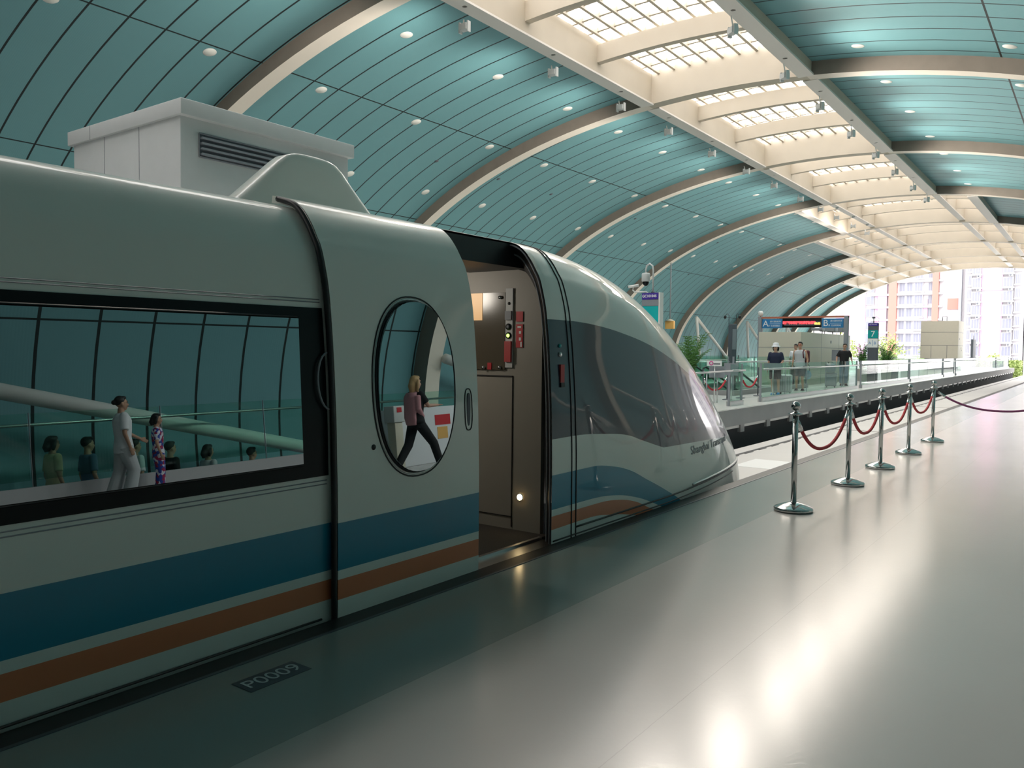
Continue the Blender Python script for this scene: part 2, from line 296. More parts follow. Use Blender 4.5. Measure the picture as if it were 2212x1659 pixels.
for k in range(len(RIB)-1):
    y0, y1 = RIB[k], RIB[k+1]; hw = HW[k]; e = angw(hw)
    for lo, hi in ((180-LOW, 180-e), (LOW, e)):
        mb = MB(); uv = []; n = 36
        for i in range(n+1):
            an = lo+(hi-lo)*i/n
            for y in (y0+.24, y1-.24): mb.v.append(roof(an, .45, y)); uv.append((y, an))
        for i in range(n): mb.f.append((2*i, 2*i+1, 2*i+3, 2*i+2)); mb.m.append(0); mb.sm.append(True)
        # roof skin above, closes the vault
        kk = len(mb.v)
        for i in range(n+1):
            an = lo+(hi-lo)*i/n
            for y in (y0, y1): mb.v.append(roof(an, 1.15, y)); uv.append((0.5, 0))
        for i in range(n): mb.f.append((kk+2*i, kk+2*i+2, kk+2*i+3, kk+2*i+1)); mb.m.append(1); mb.sm.append(True)
        mb.uv = uv; mb.build('vault_panel', [M['teal'], M['white']], ceiling)
    # edge beams along the skylight
    for sgn in (-1, 1):
        for w in ([2.9] + [h for h in (4.84, 7.07, 9.3) if h < hw-.1] + ([hw] if hw > 3 else [])):
            if sgn*w != -2.9*0:
                an = 90-sgn*(90-angw(w)); c = roof(an, 0, 0); d = roof(an, 1.15, 0); x = c[0]; edge = abs(w-hw) < .01
                wd = .17 if edge else .11; z0 = c[2]+(0.0 if edge else .12); z1 = c[2]+1.1
                mb = MB(); mb.box(x-wd, x+wd, y0+.24, y1-.24, z0, z1); mb.box(x-wd-.08, x+wd+.08, y0+.24, y1-.24, z0-.03, z0+.03, 1)
                mb.build('skylight_beam', [M['cream'], M['flange']], ceiling)
    # intermediate arches
    nI = 2 if y1-y0 > 8 else 1
    for j in range(nI):
        y = y0+(y1-y0)*(j+1)/(nI+1); mb = MB(); arcbar(mb, e+.4, 180-e-.4, .38, .95, y-.13, y+.13, 10+int(hw*2)); mb.build('skylight_arch', M['cream'], ceiling)
    # glazing bars
    mb = MB(); nb = int(round(2*hw/.56)); b0 = -hw
    for j in range(nb+1):
        w = -hw+2*hw*j/nb; an = math.degrees(math.acos(w/A)); c = roof(an, 1.12, 0)
        mb.box(c[0]-.05, c[0]+.05, y0+.2, y1-.2, c[2]-.08, c[2]+.14)
    ncb = int((y1-y0)/.95)
    for j in range(ncb+1):
        y = y0+(y1-y0)*j/ncb; arcbar(mb, e, 180-e, 1.12, 1.24, y-.045, y+.045, 8+int(hw))
    mb.build('glazing_bars', M['cream'], ceiling)
    mb = MB(); rows = [[roof(e-1+(182-2*e)*i/14, 1.3, y) for i in range(15)] for y in (y0, y1)]; mb.grid(rows); mb.build('glass_pane', M['sky_glass'], ceiling)
for k, y in enumerate(RIB):
    hw = HW[min(k, len(HW)-1)] if k else 2.9; hl = HW[max(k-1, 0)]; e = angw(min(hw, hl))
    last = k >= len(RIB)-2
    mb = MB()
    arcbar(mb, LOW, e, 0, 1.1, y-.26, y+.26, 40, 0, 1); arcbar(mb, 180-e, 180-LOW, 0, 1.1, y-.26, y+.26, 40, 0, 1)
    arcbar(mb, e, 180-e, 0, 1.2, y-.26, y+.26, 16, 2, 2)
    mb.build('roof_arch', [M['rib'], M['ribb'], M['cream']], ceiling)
# portals help sample the daylight that comes through the real openings
def portal(x, y, z, sx_, sy_, rot):
    l = bpy.data.lights.new('daylight_portal', 'AREA'); l.shape = 'RECTANGLE'; l.size = sx_; l.size_y = sy_; l.cycles.is_portal = True
    o = bpy.data.objects.new('daylight_portal', l); COL.objects.link(o); o.location = (x, y, z); o.rotation_euler = rot
portal(XC, 15.4, 12.1, 6.4, 97, (0, 0, 0)); portal(XC, 82, 12.2, 23, 40, (0, 0, 0)); portal(XC, 101.6, 4, 40, 17, (rad(90), 0, pi))
# braces from the arches down to the platform sides
for k, y in enumerate(RIB[3:11]):
    for sgn in (-1, 1):
        xn, zn, xf, dz = (XC-16.75, 4.25, XC-17.6, -4.45) if sgn < 0 else (7.0, 2.28, 6.72, -2.75)
        t = empty('arch_brace', (xn, y, zn)); tag(t, kind='structure')
        MB().tube([(0, .2, 0), (xf-xn, 11.4 if k != 9 else 6, dz)], .13, 16).build('long_strut', M['white'], t)
        if sgn < 0: MB().tube([(0, .2, 0), (xf-xn, 3.2, -4.45)], .12, 16).build('short_strut', M['white'], t)

# ---------------------------------------------------------------- platforms
def struct(mb, name, mats, **k): o = mb.build(name, mats, **k); o['kind'] = 'structure'; return o
mb = MB(); mb.box(-3.19, 6.35, -33, 100.5, -.5, 0); mb.box(6.35, 7.75, -33, -3, -.5, 0); mb.box(6.35, 7.75, 16, 100.5, -.5, 0); struct(mb, 'floor', M['floor'])
mb = MB()
mb.box(-15.0, -7.45, -33, 25.4, -.5, 0); mb.box(-15., -7.45, 33.2, 97.3, -.5, 0); mb.box(-9.6, -7.45, 25.4, 33.2, -.5, 0); mb.box(-15., -12.4, 25.4, 33.2, -.5, 0)
struct(mb, 'floor_island', M['tile'])
mb = MB(); mb.box(-7.44, -7.38, -33, 97.4, -.42, -.005); struct(mb, 'trim_1', M['conc'])
mb = MB(); mb.box(-7.75, -7.5, -33, 97.3, -2.2, -.5); struct(mb, 'wall_track', M['shade_conc'])
mb = MB()
for y in range(-6, 97, 2): mb.box(-7.5, -7.42, y, y+.28, -.62, -.43)
struct(mb, 'trim_2', M['conc'])
mb = MB(); mb.box(-12.6, -12.4, 25.2, 33.4, -2.2, -.5); mb.box(-9.6, -9.4, 25.2, 33.4, -2.2, -.5); mb.box(-12.4, -9.6, 25.2, 25.4, -2.2, -.5); mb.box(-12.4, -9.6, 33.2, 33.4, -2.2, -.5); mb.box(-12.4, -9.6, 25.4, 33.2, -2.2, -2.18); struct(mb, 'wall_stairwell', M['hall'])
mb = MB(); mb.box(-29.3, -18.9, -33, 97, -.5, 0); struct(mb, 'floor_left', M['tile'])
mb = MB(); mb.box(-30.5, 8.5, -34, 101, -2.4, -2.2); struct(mb, 'floor_trench', M['shade_conc'])
mb = MB(); mb.box(-30.5, 8.5, -34.2, -33.6, -2.4, 13); struct(mb, 'wall_back_added', M['lgrey'])  # unseen end wall, added to keep the near end of the station dim
mb = MB(); mb.box(-400, 400, -300, 600, -9.3, -9); struct(mb, 'ground', M['ground'])
mb = MB(); mb.box(-3.258, -3.135, -33, 97, -.09, .003, 0); mb.box(-3.135, -3.115, -33, 97, -.02, .0035, 1); struct(mb, 'trim_3', [M['black'], M['dgrey']])
# guideway
g = empty('guideway', (-5.3, 0, -.85)); tag(g, 'pale concrete guideway deck running past the train nose between the platforms', 'guideway')
mb = MB(); mb.box(-1.6+.0, 1.6, 11.2, 111, -.75, 0); mb.build('deck', M['deck'], g)
mb = MB(); mb.box(-1.22, -1.14, 11.2, 111, 0, .006); mb.box(1.14, 1.2, 11.2, 111, 0, .006)
for y in [11.3+i*.9 for i in range(90)]: mb.box(-1.14, -1.09, y, y+.5, 0, .006)
mb.build('slot', M['black'], g)
MB().box(-.62, .55, 15.6, 16.9, 0, .004).build('deck_patch', M['decklight'], g); MB().box(-.1, 1.25, 12.1, 13.3, 0, .004).build('deck_patch', M['decklight'], g)
[MB().box(-1.2, 1.2, a, a+.05, 0, .005).build('deck_joint', M['bark'], g) for a in (13.9, 25, 38)]
MB().box(-.6, .6, 11.2, 111, -8.1, -.75).build('support', M['conc'], g)

# ================================================================ TRAIN
TX = -5.3
prof = [(-3.262, -.9), (-3.262, -.3), (-3.262, 0), (-3.262, .59), (-3.268, .85), (-3.275, 1.08), (-3.296, 1.42), (-3.315, 1.62), (-3.337, 1.78), (-3.385, 1.96), (-3.43, 2.045), (-3.477, 2.12), (-3.535, 2.188), (-3.6, 2.235), (-3.69, 2.265), (-3.8, 2.289), (-4.2, 2.36), (-4.7, 2.41), (-5.3, 2.43)]
def smooth_prof(pr, n=5):
    out = []
    for i in range(len(pr)-1):
        p0 = pr[max(i-1, 0)]; p1 = pr[i]; p2 = pr[i+1]; p3 = pr[min(i+2, len(pr)-1)]
        for j in range(n):
            t = j/n; out.append(tuple(.5*(2*p1[k]+(p2[k]-p0[k])*t+(2*p0[k]-5*p1[k]+4*p2[k]-p3[k])*t*t+(3*p1[k]-p0[k]-3*p2[k]+p3[k])*t**3) for k in (0, 1)))
    return out+[pr[-1]]
PF = smooth_prof(prof)
def offp(d, pts=None):   # offset the profile inwards by d
    pts = pts or PF; out = []
    for i, p in enumerate(pts):
        a = pts[max(i-1, 0)]; b = pts[min(i+1, len(pts)-1)]; tx, tz = b[0]-a[0], b[1]-a[1]; l = math.hypot(tx, tz) or 1
        out.append((p[0]-tz/l*d, p[1]+tx/l*d))
    return out
def pz(z, d=0):     # profile x at height z
    q = offp(d)
    for i in range(len(q)-1):
        if q[i][1] <= z <= q[i+1][1]:
            t = (z-q[i][1])/((q[i+1][1]-q[i][1]) or 1); return q[i][0]+t*(q[i+1][0]-q[i][0])
    return q[-1][0]
train = empty('maglev_train', (0, 0, 0)); tag(train, 'white train with blue and orange stripes at the platform edge, its door open', 'train')
def hull(mb, ys, pts, mi=0, far=True):
    q = list(pts)+([(2*TX-x, z) for x, z in pts[-2::-1]] if far else [])
    mb.grid([[(x, y, z) for x, z in q] for y in ys], mi, True)
# rear body (recessed behind the sliding door), roof over the doorway
body = offp(.04)
mb = MB(); hull(mb, [-30, -15, 0, 2.0, 4.03], body); mb.build('car_body', M['livery'], train, recalc=False)
iT = next(i for i, p in enumerate(PF) if p[0] < -3.66)
far = [(2*TX-x, z) for x, z in PF[-2::-1]]
mb = MB(); mb.grid([[(x, y, z) for x, z in PF[iT:]+far] for y in (4.0, 4.5, 4.96)], 0, True); mb.build('roof_panel', M['livery'], train)
# nose
T_, a_, b_, c_, d_, Y1, Y0, k_ = 10.862, 2.224, 1.254, 1.5, 4.885, 6.801, 5.043, .963
def nose_row(y):
    hs = min(max((y-Y0)/(T_-Y0), 0), 1); ws = min(max((y-Y1)/(T_-Y1), 0), 1)
    H = (1-hs**a_)**(1/b_); w = (1-ws**c_)**(1/d_); e = k_*hs; z0 = -.3; row = []
    for x, z in PF:
        if z < z0:
            row.append((TX+(-3.262-TX)*w*(1-.04*hs), y, z)); continue
        v = (z-z0)/(2.43-z0); u = (x-TX)/(-3.262-TX); ue = u*(1-e)+e*max(1-v**2.4, 0)**(.5/1.2)
        row.append((TX+(-3.262-TX)*w*ue, y, z0+(2.43-z0)*H*v))
    return row
ys = [4.96, 5.0, 5.04]+[5.04+(T_-5.04)*(1-(1-i/70)**1.6) for i in range(1, 71)]
rows = []
for y in ys:
    r = nose_row(y); rows.append(r+[(2*TX-x, yy, z) for x, yy, z in r[-2::-1]])
mb = MB(); mb.grid(rows); mb.build('nose_body', M['livery'], train)
def surfx(y, z, d=0):
    r = nose_row(y)
    for i in range(len(r)-1):
        if r[i][2] <= z <= r[i+1][2] and r[i+1][2] > r[i][2]:
            t = (z-r[i][2])/(r[i+1][2]-r[i][2]); return r[i][0]+t*(r[i+1][0]-r[i][0])+d
    return r[-1][0]+d
def strip(name, pts_fn, n, width, mat, lift=.004):   # thin raised bead on the hull
    mb = MB(); mb.tube([pts_fn(i/n) for i in range(n+1)], width, 6); return mb.build(name, mat, train)
# double seam behind the nose, trims near the sill
for yy in (5.235, 5.30):
    r = [p for p in nose_row(yy) if p[2] > -.05]; MB().tube([(p[0]+.001, p[1], p[2]+.001) for p in r], .006, 6).build('seam_gasket', M['black'], train)
MB().tube([(surfx(y, .075, .002), y, .075) for y in [5.3+i*.1 for i in range(48)]], .008, 6).build('skirt_gasket', M['black'], train)
MB().tube([(surfx(y, .10, .004), y, .10) for y in [7.6+i*.08 for i in range(30)]], .012, 8).build('skirt_trim', M['brush'], train)
MB().tube([(surfx(y, .02, .002), y, .02) for y in [4.98+i*.1 for i in range(44)]], .006, 6).build('skirt_gasket', M['black'], train)
MB().tube([(-3.285, -29, .012), (-3.285, 2.8, .012)], .006, 6).build('skirt_gasket', M['black'], train)
for zz, rr in ((1.70, .003), (1.685, .003), (.745, .003), (.725, .003)):
    MB().tube([(pz(zz, .04)+.001, -29, zz), (pz(zz, .04)+.001, 2.85, zz)], rr, 6).build('body_bead', M['mgrey'], train)
def on_nose(c): y = 8.32+c.x*1.6; z = .438+c.y*1.05; return Vector((surfx(y, z, .003+c.z), y, z))
text('lettering', 'Shanghai Transrapid', .115, None, M['mgrey'], train, ext=.001, warp=on_nose)
# window band
def slab(y0, y1, z0, z1, d, th, n=10):
    zs = [z0+(z1-z0)*i/n for i in range(n+1)]; mb = MB()
    outer = [(pz(z, d), z) for z in zs]; inner = [(x-th, z) for x, z in outer]; q = outer+inner[::-1]
    mb.prism(q, lambda x, z: (x, y0, z), lambda x, z: (x, y1, z)); return mb
slab(-29, 2.86, .77, 1.655, .034, .03).build('window_band', M['bezel'], train)
# flat tilted glass
TILT = rad(3.05)
def pane_poly(poly, yc, zc, xc, th=.008):
    mb = MB(); n = Vector((cos(TILT), 0, sin(TILT))); t = Vector((-sin(TILT), 0, cos(TILT))); c = Vector((xc, yc, zc))
    f0 = lambda u, v: c+Vector((0, u, 0))+t*v+n*th/2; f1 = lambda u, v: c+Vector((0, u, 0))+t*v-n*th/2
    mb.prism(poly, f0, f1); return mb
for y0_, y1_ in ((-3.2, 2.675), (-9.6, -3.45), (-16, -9.8)):
    w = (y1_-y0_)/2; pane_poly([(-w, -.372), (w, -.372), (w, .372), (-w, .372)], (y0_+y1_)/2, 1.222, pz(1.222, .034)+.012, .02).build('window_pane', M['tint'], train)
    MB().tube([(pz(1.6, .03)+.002, y0_, 1.603), (pz(1.6, .03)+.002, y1_+.01, 1.603), (pz(.84, .03)+.002, y1_+.01, .842), (pz(.84, .03)+.002, y0_, .842)], .006, 6, closed=True).build('window_gasket', M['black'], train)
MB().tube([(pz(1.27+.15*sin(t), .02)+.004, 2.865+.075*cos(t), 1.27+.15*sin(t)) for t in [2*pi*i/24 for i in range(24)]], .006, 6, closed=True).build('hand_ring', M['mgrey'], train)
# door
door = empty('sliding_door', (0, 0, 0)); door.parent = train
dp = [p for p in PF if p[1] > -.02 and p[0] > -3.85]; dp = [(dp[0][0], -.03)]+dp
do = offp(-.008, dp); di = offp(.032, dp); mb = MB(); ydl, ydr = 2.885, 4.085
mb.grid([[(x, y, z) for x, z in do] for y in (ydl, 3.3, 3.7, ydr)], 0, True); mb.grid([[(x, y, z) for x, z in di] for y in (ydl, ydr)], 0, True, flip=True)
for y in (ydl, ydr): mb.grid([[(x, y, z) for x, z in do], [(x, y, z) for x, z in di]], 0, False, flip=(y == ydl))
for i in (0, -1): mb.add([(do[i][0], ydl, do[i][1]), (do[i][0], ydr, do[i][1]), (di[i][0], ydr, di[i][1]), (di[i][0], ydl, di[i][1])], [(0, 1, 2, 3)])
dobj = mb.build('door_panel', M['livery'], door)
for y, r_ in ((2.872, .016), (4.09, .008)):
    q = offp(.006, dp); MB().tube([(x, y, z) for x, z in q if x > -3.74], r_, 8).build('door_seal', M['black'], door)
def sup(w, hgt, n=48, p=2.25): return [(w*abs(cos(t))**(2/p)*(1 if cos(t) > 0 else -1), hgt*abs(sin(t))**(2/p)*(1 if sin(t) > 0 else -1)) for t in [2*pi*i/n for i in range(n)]]
yo, zo = 3.505, 1.222
def ring(name, w, h_, r, mat, dx):
    MB().tube([(pz(zo+v, -.008)+dx, yo+u, zo+v) for u, v in sup(w, h_, 64)], r, 8, closed=True).build(name, mat, door)
pane_poly(sup(.322, .498, 64), yo, zo, pz(zo, -.008)+.012, .02).build('oval_pane', M['tint'], door)
ring('pane_gasket', .325, .50, .0075, M['black'], .003); ring('frame_ring', .353, .528, .0045, M['black'], .0015); ring('frame_trim', .338, .514, .006, M['brush'], -.002)
hn = empty('door_handle', (0, 0, 0)); hn.parent = door
MB().tube([(pz(1.06+v, -.008)+.001, 3.985+u, 1.06+v) for u, v in sup(.036, .132, 32, 3)], .004, 6, closed=True).build('handle_rim', M['black'], hn)
mb = MB(); mb.prism(sup(.016, .105, 24, 3), lambda u, v: (pz(1.06, -.008)+.004, 3.985+u, 1.06+v), lambda u, v: (pz(1.06, -.008)-.02, 3.985+u, 1.06+v)); mb.build('handle_recess', M['dgrey'], hn)
MB().tube([(pz(.895, -.008)-.01, 3.15, .895), (pz(.895, -.008)+.002, 3.15, .895)], .016, 16).build('lock_hole', M['black'], door)
# doorway: black jamb, header, vestibule
jp = [p for p in PF if p[1] >= -.03]
inn = offp(.20, jp); rows = [[(x, 4.955, z) for x, z in offp(.004, jp)], [(x, 4.99, z) for x, z in offp(.05, jp)], [(x, 5.05, z) for x, z in offp(.11, jp)], [(x, 5.19, z) for x, z in inn]]
rows = [r[:iT+2] for r in rows]
mb = MB(); mb.grid(rows, 0, False); mb.grid(rows, 0, False, flip=True); mb.build('door_frame', M['black'], train)
for dd, yy in ((.02, 4.965), (.085, 5.02)):
    MB().tube([(x, yy, z) for x, z in offp(dd, jp)[:iT]], .007, 8).build('frame_gasket', M['mgrey'], train)
MB().box(-4.25, -3.67, 4.02, 5.19, 2.075, 2.245).build('door_header', M['black'], train)
MB().tube([(-3.72, 4.03, 2.10), (-3.72, 5.1, 2.10)], .02, 10).build('header_rail', M['dgrey'], train)
v = empty('vestibule', (0, 0, 0)); v.parent = train
MB().box(-7.2, -3.45, 3.2, 5.22, -.06, .0).build('vestibule_floor', M['carpet'], v)
MB().box(-3.45, -3.275, 4.02, 5.1, -.06, -.012).box(-3.47, -3.44, 4.02, 5.1, -.04, .006).build('door_sill', M['brush'], v)
MB().box(-7.2, -3.52, 5.19, 5.24, 0, 2.08).build('front_wall', M['inner'], v)
MB().box(-7.2, -3.5, 3.1, 3.14, 0, 2.13).box(-7.2, -7.16, 3.14, 5.2, 0, 2.13).build('rear_wall', M['inner'], v)
MB().box(-7.2, -4.26, 3.1, 5.24, 2.105, 2.14).build('vestibule_ceiling', M['inner'], v)
yw = 5.186
MB().box(-3.8, -3.793, yw-.004, yw+.002, .02, 1.235).box(-4.9, -3.793, yw-.004, yw+.002, 1.225, 1.235).box(-4.9, -3.8, yw-.004, yw+.002, .1, .105).build('panel_joint', M['black'], v)
MB().box(-4.9, -3.87, yw-.012, yw, 1.28, 1.90).build('glass_board', P('smoked_board', (.10, .085, .06), .18), v)
MB().box(-4.35, -4.10, yw-.016, yw-.012, 1.68, 1.90).build('amber_window', M['amber'], v)
for x, z in ((-3.915, 1.86), (-3.915, 1.30), (-4.08, 1.295)): MB().tube([(x, yw-.03, z), (x, yw, z)], .014, 12).build('board_bolt', M['brush'], v)
MB().box(-3.865, -3.795, yw-.012, yw, 1.30, 1.93).build('control_panel', M['lgrey'], v)
for z, m_ in ((1.625, 'mgrey'), (1.555, 'green')):
    MB().tube([(-3.832, yw-.02, z), (-3.832, yw-.01, z)], .026, 20).build('button_ring', M['black'], v); MB().tube([(-3.832, yw-.024, z), (-3.832, yw-.019, z)], .014, 16).build('button', M[m_], v)
MB().tube([(-3.83, yw-.016, 1.81), (-3.83, yw-.01, 1.81)], .012, 12).build('key_hole', M['black'], v)
MB().box(-3.862, -3.80, yw-.03, yw-.01, 1.345, 1.51).build('emergency_cover', M['redbox'], v); MB().box(-3.86, -3.80, yw-.028, yw-.01, 1.68, 1.75).build('reader', M['mgrey'], v)
MB().box(-3.765, -3.70, yw-.005, yw, 1.665, 1.745).build('red_notice', M['red'], v)
o_ = MB().box(-3.765, -3.70, yw-.005, yw, 1.46, 1.645).build('red_notice', M['red'], v)
[MB().box(a, b, yw-.007, yw-.004, c, d).build('notice_mark', M['paper'], v) for a, b, c, d in ((-3.735, -3.715, 1.57, 1.59), (-3.735, -3.715, 1.515, 1.54), (-3.72, -3.707, 1.465, 1.505), (-3.75, -3.715, 1.615, 1.63))]
MB().box(-4.04, -4.0, yw-.018, yw-.012, 1.28, 1.335).build('red_notice', M['red'], v)
MB().tube([(-3.71, yw-.012, .27), (-3.71, yw, .27)], .024, 20).build('step_lamp', M['glow'], v)
MB().tube([(-3.71, yw-.006, .27), (-3.71, yw, .27)], .032, 20).build('lamp_ring', M['brush'], v)
pl = bpy.data.lights.new('vestibule_light', 'POINT'); pl.energy = 13; pl.color = (1, .92, .80); pl.shadow_soft_size = .12; po = bpy.data.objects.new('vestibule_light', pl); COL.objects.link(po); po.location = (-4.9, 4.2, 1.95); po.parent = train
# nose side controls
MB().tube([(surfx(5.1, 1.475)-.01, 5.10, 1.475), (surfx(5.1, 1.475)+.012, 5.10, 1.475)], .014, 16).build('signal_lamp', M['sign_teal'], train)
MB().tube([(surfx(5.1, 1.41)-.01, 5.10, 1.41), (surfx(5.1, 1.41)+.01, 5.10, 1.41)], .018, 16).build('door_button', M['brush'], train)
MB().box(surfx(5.1, 1.25)-.02, surfx(5.1, 1.25)+.012, 5.085, 5.135, 1.20, 1.335).build('emergency_handle', M['redbox'], train)
MB().box(surfx(5.1, 1.18)-.02, surfx(5.1, 1.18)+.012, 5.085, 5.135, 1.165, 1.198).build('handle_catch', M['black'], train)
# roof fairing
def fair(y):
    pass
secs = [(2.28, 3.34, 5.36, .17), (2.60, 3.70, 5.02, .14), (2.80, 3.92, 4.80, .12), (2.90, 4.03, 4.70, .11), (2.955, 4.10, 4.63, .10), (2.98, 4.17, 4.56, .09), (2.995, 4.25, 4.48, .06), (2.998, 4.33, 4.42, .01)]
rows = []
for z, ya, yb, w in secs:
    rows.append([(TX+u*w/1., (ya+yb)/2+v*(yb-ya)/2, z-(0)) for u, v in sup(1, 1, 40, 5)]+[(TX+w, (ya+yb)/2, z)])
mb = MB(); mb.grid(rows); mb.add(rows[-1][:-1], [tuple(range(40))], 0, True); mb.build('roof_fairing', M['livery'], train)

# ================================================================ FOREGROUND THINGS
# floor number plate
t = empty('number_plate', (-2.9, 2.195, 0)); tag(t, 'small dark floor plate reading P0009 in front of the train side', 'floor sign')
MB().rbox(-.07, .07, -.16, .16, 0.0005, .003, .0012).build('plate', M['dgrey'], t)
text('lettering', 'P0009', .115, frame((-.0, 0, .0035), (0, 1, 0), (-1, 0, 0)), M['lgrey'], t, ext=.0004)
# stanchions
def stanchion(loc, label, rzk=0):
    t = empty('rope_stanchion', loc, 0); tag(t, label, 'stanchion', 'chrome rope stanchions on the platform')
    return t
post0 = stanchion((-2.237, 7.41, 0), 'nearest polished steel stanchion, the tall one closest to the viewer')
MB().lathe([(.168, .002), (.172, .008), (.172, .03), (.165, .036), (.10, .062), (.045, .078), (.026, .08)], seg=48).build('base', M['chrome'], post0)
MB().lathe([(.0255, .078), (.0255, .885)], seg=28).build('pole', M['chrome'], post0)
MB().lathe([(.03, .868), (.03, .878), (.068, .882), (.068, .888), (.03, .897), (.012, .912), (.012, .92)], seg=32).build('collar', M['chrome'], post0)
MB().ell((0, 0, .957), (.041, .041, .042), 0, 24, 16).build('ball_finial', M['chrome'], post0)
for sgn in (-1, 1):
    MB().tube([(0, sgn*.022, .84), (0, sgn*.045, .842), (0, sgn*.052, .825), (0, sgn*.045, .808), (0, sgn*.022, .806)], .005, 8).build('rope_hook', M['chrome'], post0)
sp = [(-2.215, 9.25, 0), (-2.219, 10.855, 0), (-2.22, 12.674, 0), (-2.217, 14.666, 0), (-.35, 14.75, 0)]
lb = ['second polished steel stanchion from the viewer, between two red ropes', 'third polished steel stanchion from the viewer in the row of five', 'fourth polished steel stanchion from the viewer in the row of five', 'farthest polished steel stanchion of the row, last before the rope turns right', 'stanchion beyond the right picture edge holding the purple rope end']
posts = [post0]
for l_, s_ in zip(lb, sp):
    c = copy_tree(post0, loc=s_); c['label'] = l_; posts.append(c)
def ropething(p, q, sag, label, n=22, mat=None, hz=.815, rr=.0165):
    p = Vector(p); q = Vector(q); d = (q-p).normalized(); p = p+d*.058; q = q-d*.058
    t = empty('barrier_rope', ((p+q)/2)[:2]+(0,)); tag(t, label, 'rope', 'barrier ropes between the stanchions'); c = (p+q)/2; c.z = 0
    pts = []
    for i in range(n+1):
        u = i/n; x = 2*u-1; z = hz-sag*(1-abs(x)**2.3); pts.append(p.lerp(q, .5+.5*x)+Vector((0, 0, z))-c)
    MB().tube(pts[1:-1], rr, 12).build('rope', mat or M['rope'], t)
    for a, b in ((pts[0], pts[1]), (pts[-1], pts[-2])):
        MB().tube([a, b, b+(b-a)*.4], rr+.0025, 12).build('rope_end', M['chrome'], t)
    return t
ropething(posts[0].location, posts[1].location, .325, 'bright red velvet rope hanging between the nearest two stanchions')
ropething(posts[1].location, posts[2].location, .31, 'red rope hanging between the second and third stanchions')
ropething(posts[2].location, posts[3].location, .31, 'red rope hanging between the third and fourth stanchions')
ropething(posts[3].location, posts[4].location, .28, 'red rope hanging between the fourth and the farthest stanchions')
ropething(posts[4].location, posts[5].location, .27, 'dark purple red rope running right out of the picture from the farthest stanchion', mat=P('purple_velvet', (.22, .06, .15), .8))

# ================================================================ CEILING FITTINGS
LY = [9.3, 13.57, 17.6, 22.05, 26.45, 30.45, 34.7, 39.15, 42.9, 47.2, 51.2, 55, 59.2, 63.2, 67, 71.2, 75]
bays = {3: 'nearest', 4: 'second', 5: 'third', 6: 'fourth', 7: 'fifth', 8: 'sixth'}
def bay_of(y): return max(i for i, r in enumerate(RIB) if r < y)
dl = {}
for an, row in ((107.5, 'upper left row'), (119.9, 'middle left row'), (133.2, 'lower left row'), (75.5, 'upper right row'), (62.6, 'lower right row')):
    cnt = {}
    for y in LY:
        if an in (75.5, 62.6) and (y < 20): continue
        k = bay_of(y); cnt[k] = cnt.get(k, 0)+1
        c = Vector(roof(an, .45, y)); nrm = Vector((-cos(rad(an))/A, 0, -sin(rad(an))/B)).normalized(); tx = Vector((0, 1, 0)); ty = nrm.cross(tx)
        Mx = Matrix.Translation(c) @ Matrix((tx, ty, nrm)).transposed().to_4x4()
        if not dl: 
            mb = MB(); mb.lathe([(.19, -.002), (.19, .006), (.165, .008)], seg=24); d = mb.build('recessed_downlight', M['white'])
            m2 = MB(); m2.lathe([(.16, .008), (.155, .011)], seg=24); e_ = m2.build('diffuser', M['dlight'], d); dl[0] = (d, e_); o = d
        else:
            o = dl[0][0].copy(); COL.objects.link(o); e2 = dl[0][1].copy(); e2.parent = o; COL.objects.link(e2)
        o.matrix_world = Mx
        tag(o, 'white round downlight, %s, %s vault bay, %s from the viewer' % (row, bays.get(k, 'far'), ['', 'first', 'second', 'third', 'fourth'][cnt[k]]), 'ceiling light', 'round downlights in the teal vault')
# dark sensors in the vault
q0 = None
for i, (an, y) in enumerate([(126, 29.3), (126, 33.6), (126, 25.1), (140.5, 58), (126, 42.5), (126, 55)]):
    c = Vector(roof(an, .45, y)); nrm = Vector((-cos(rad(an))/A, 0, -sin(rad(an))/B)).normalized(); tx = Vector((0, 1, 0)); ty = nrm.cross(tx)
    if not q0: q0 = MB().lathe([(.09, 0), (.09, .01), (.05, .03)], seg=16).build('ceiling_sensor', M['dgrey']); o = q0
    else: o = q0.copy(); COL.objects.link(o)
    o.matrix_world = Matrix.Translation(c) @ Matrix((tx, ty, nrm)).transposed().to_4x4()
    tag(o, 'small dark round ceiling sensor in the teal vault, %s' % ['second nearest', 'third nearest', 'nearest', 'farthest low one', 'fourth nearest', 'fifth nearest'][i], 'sensor', 'dark sensors in the left vault')
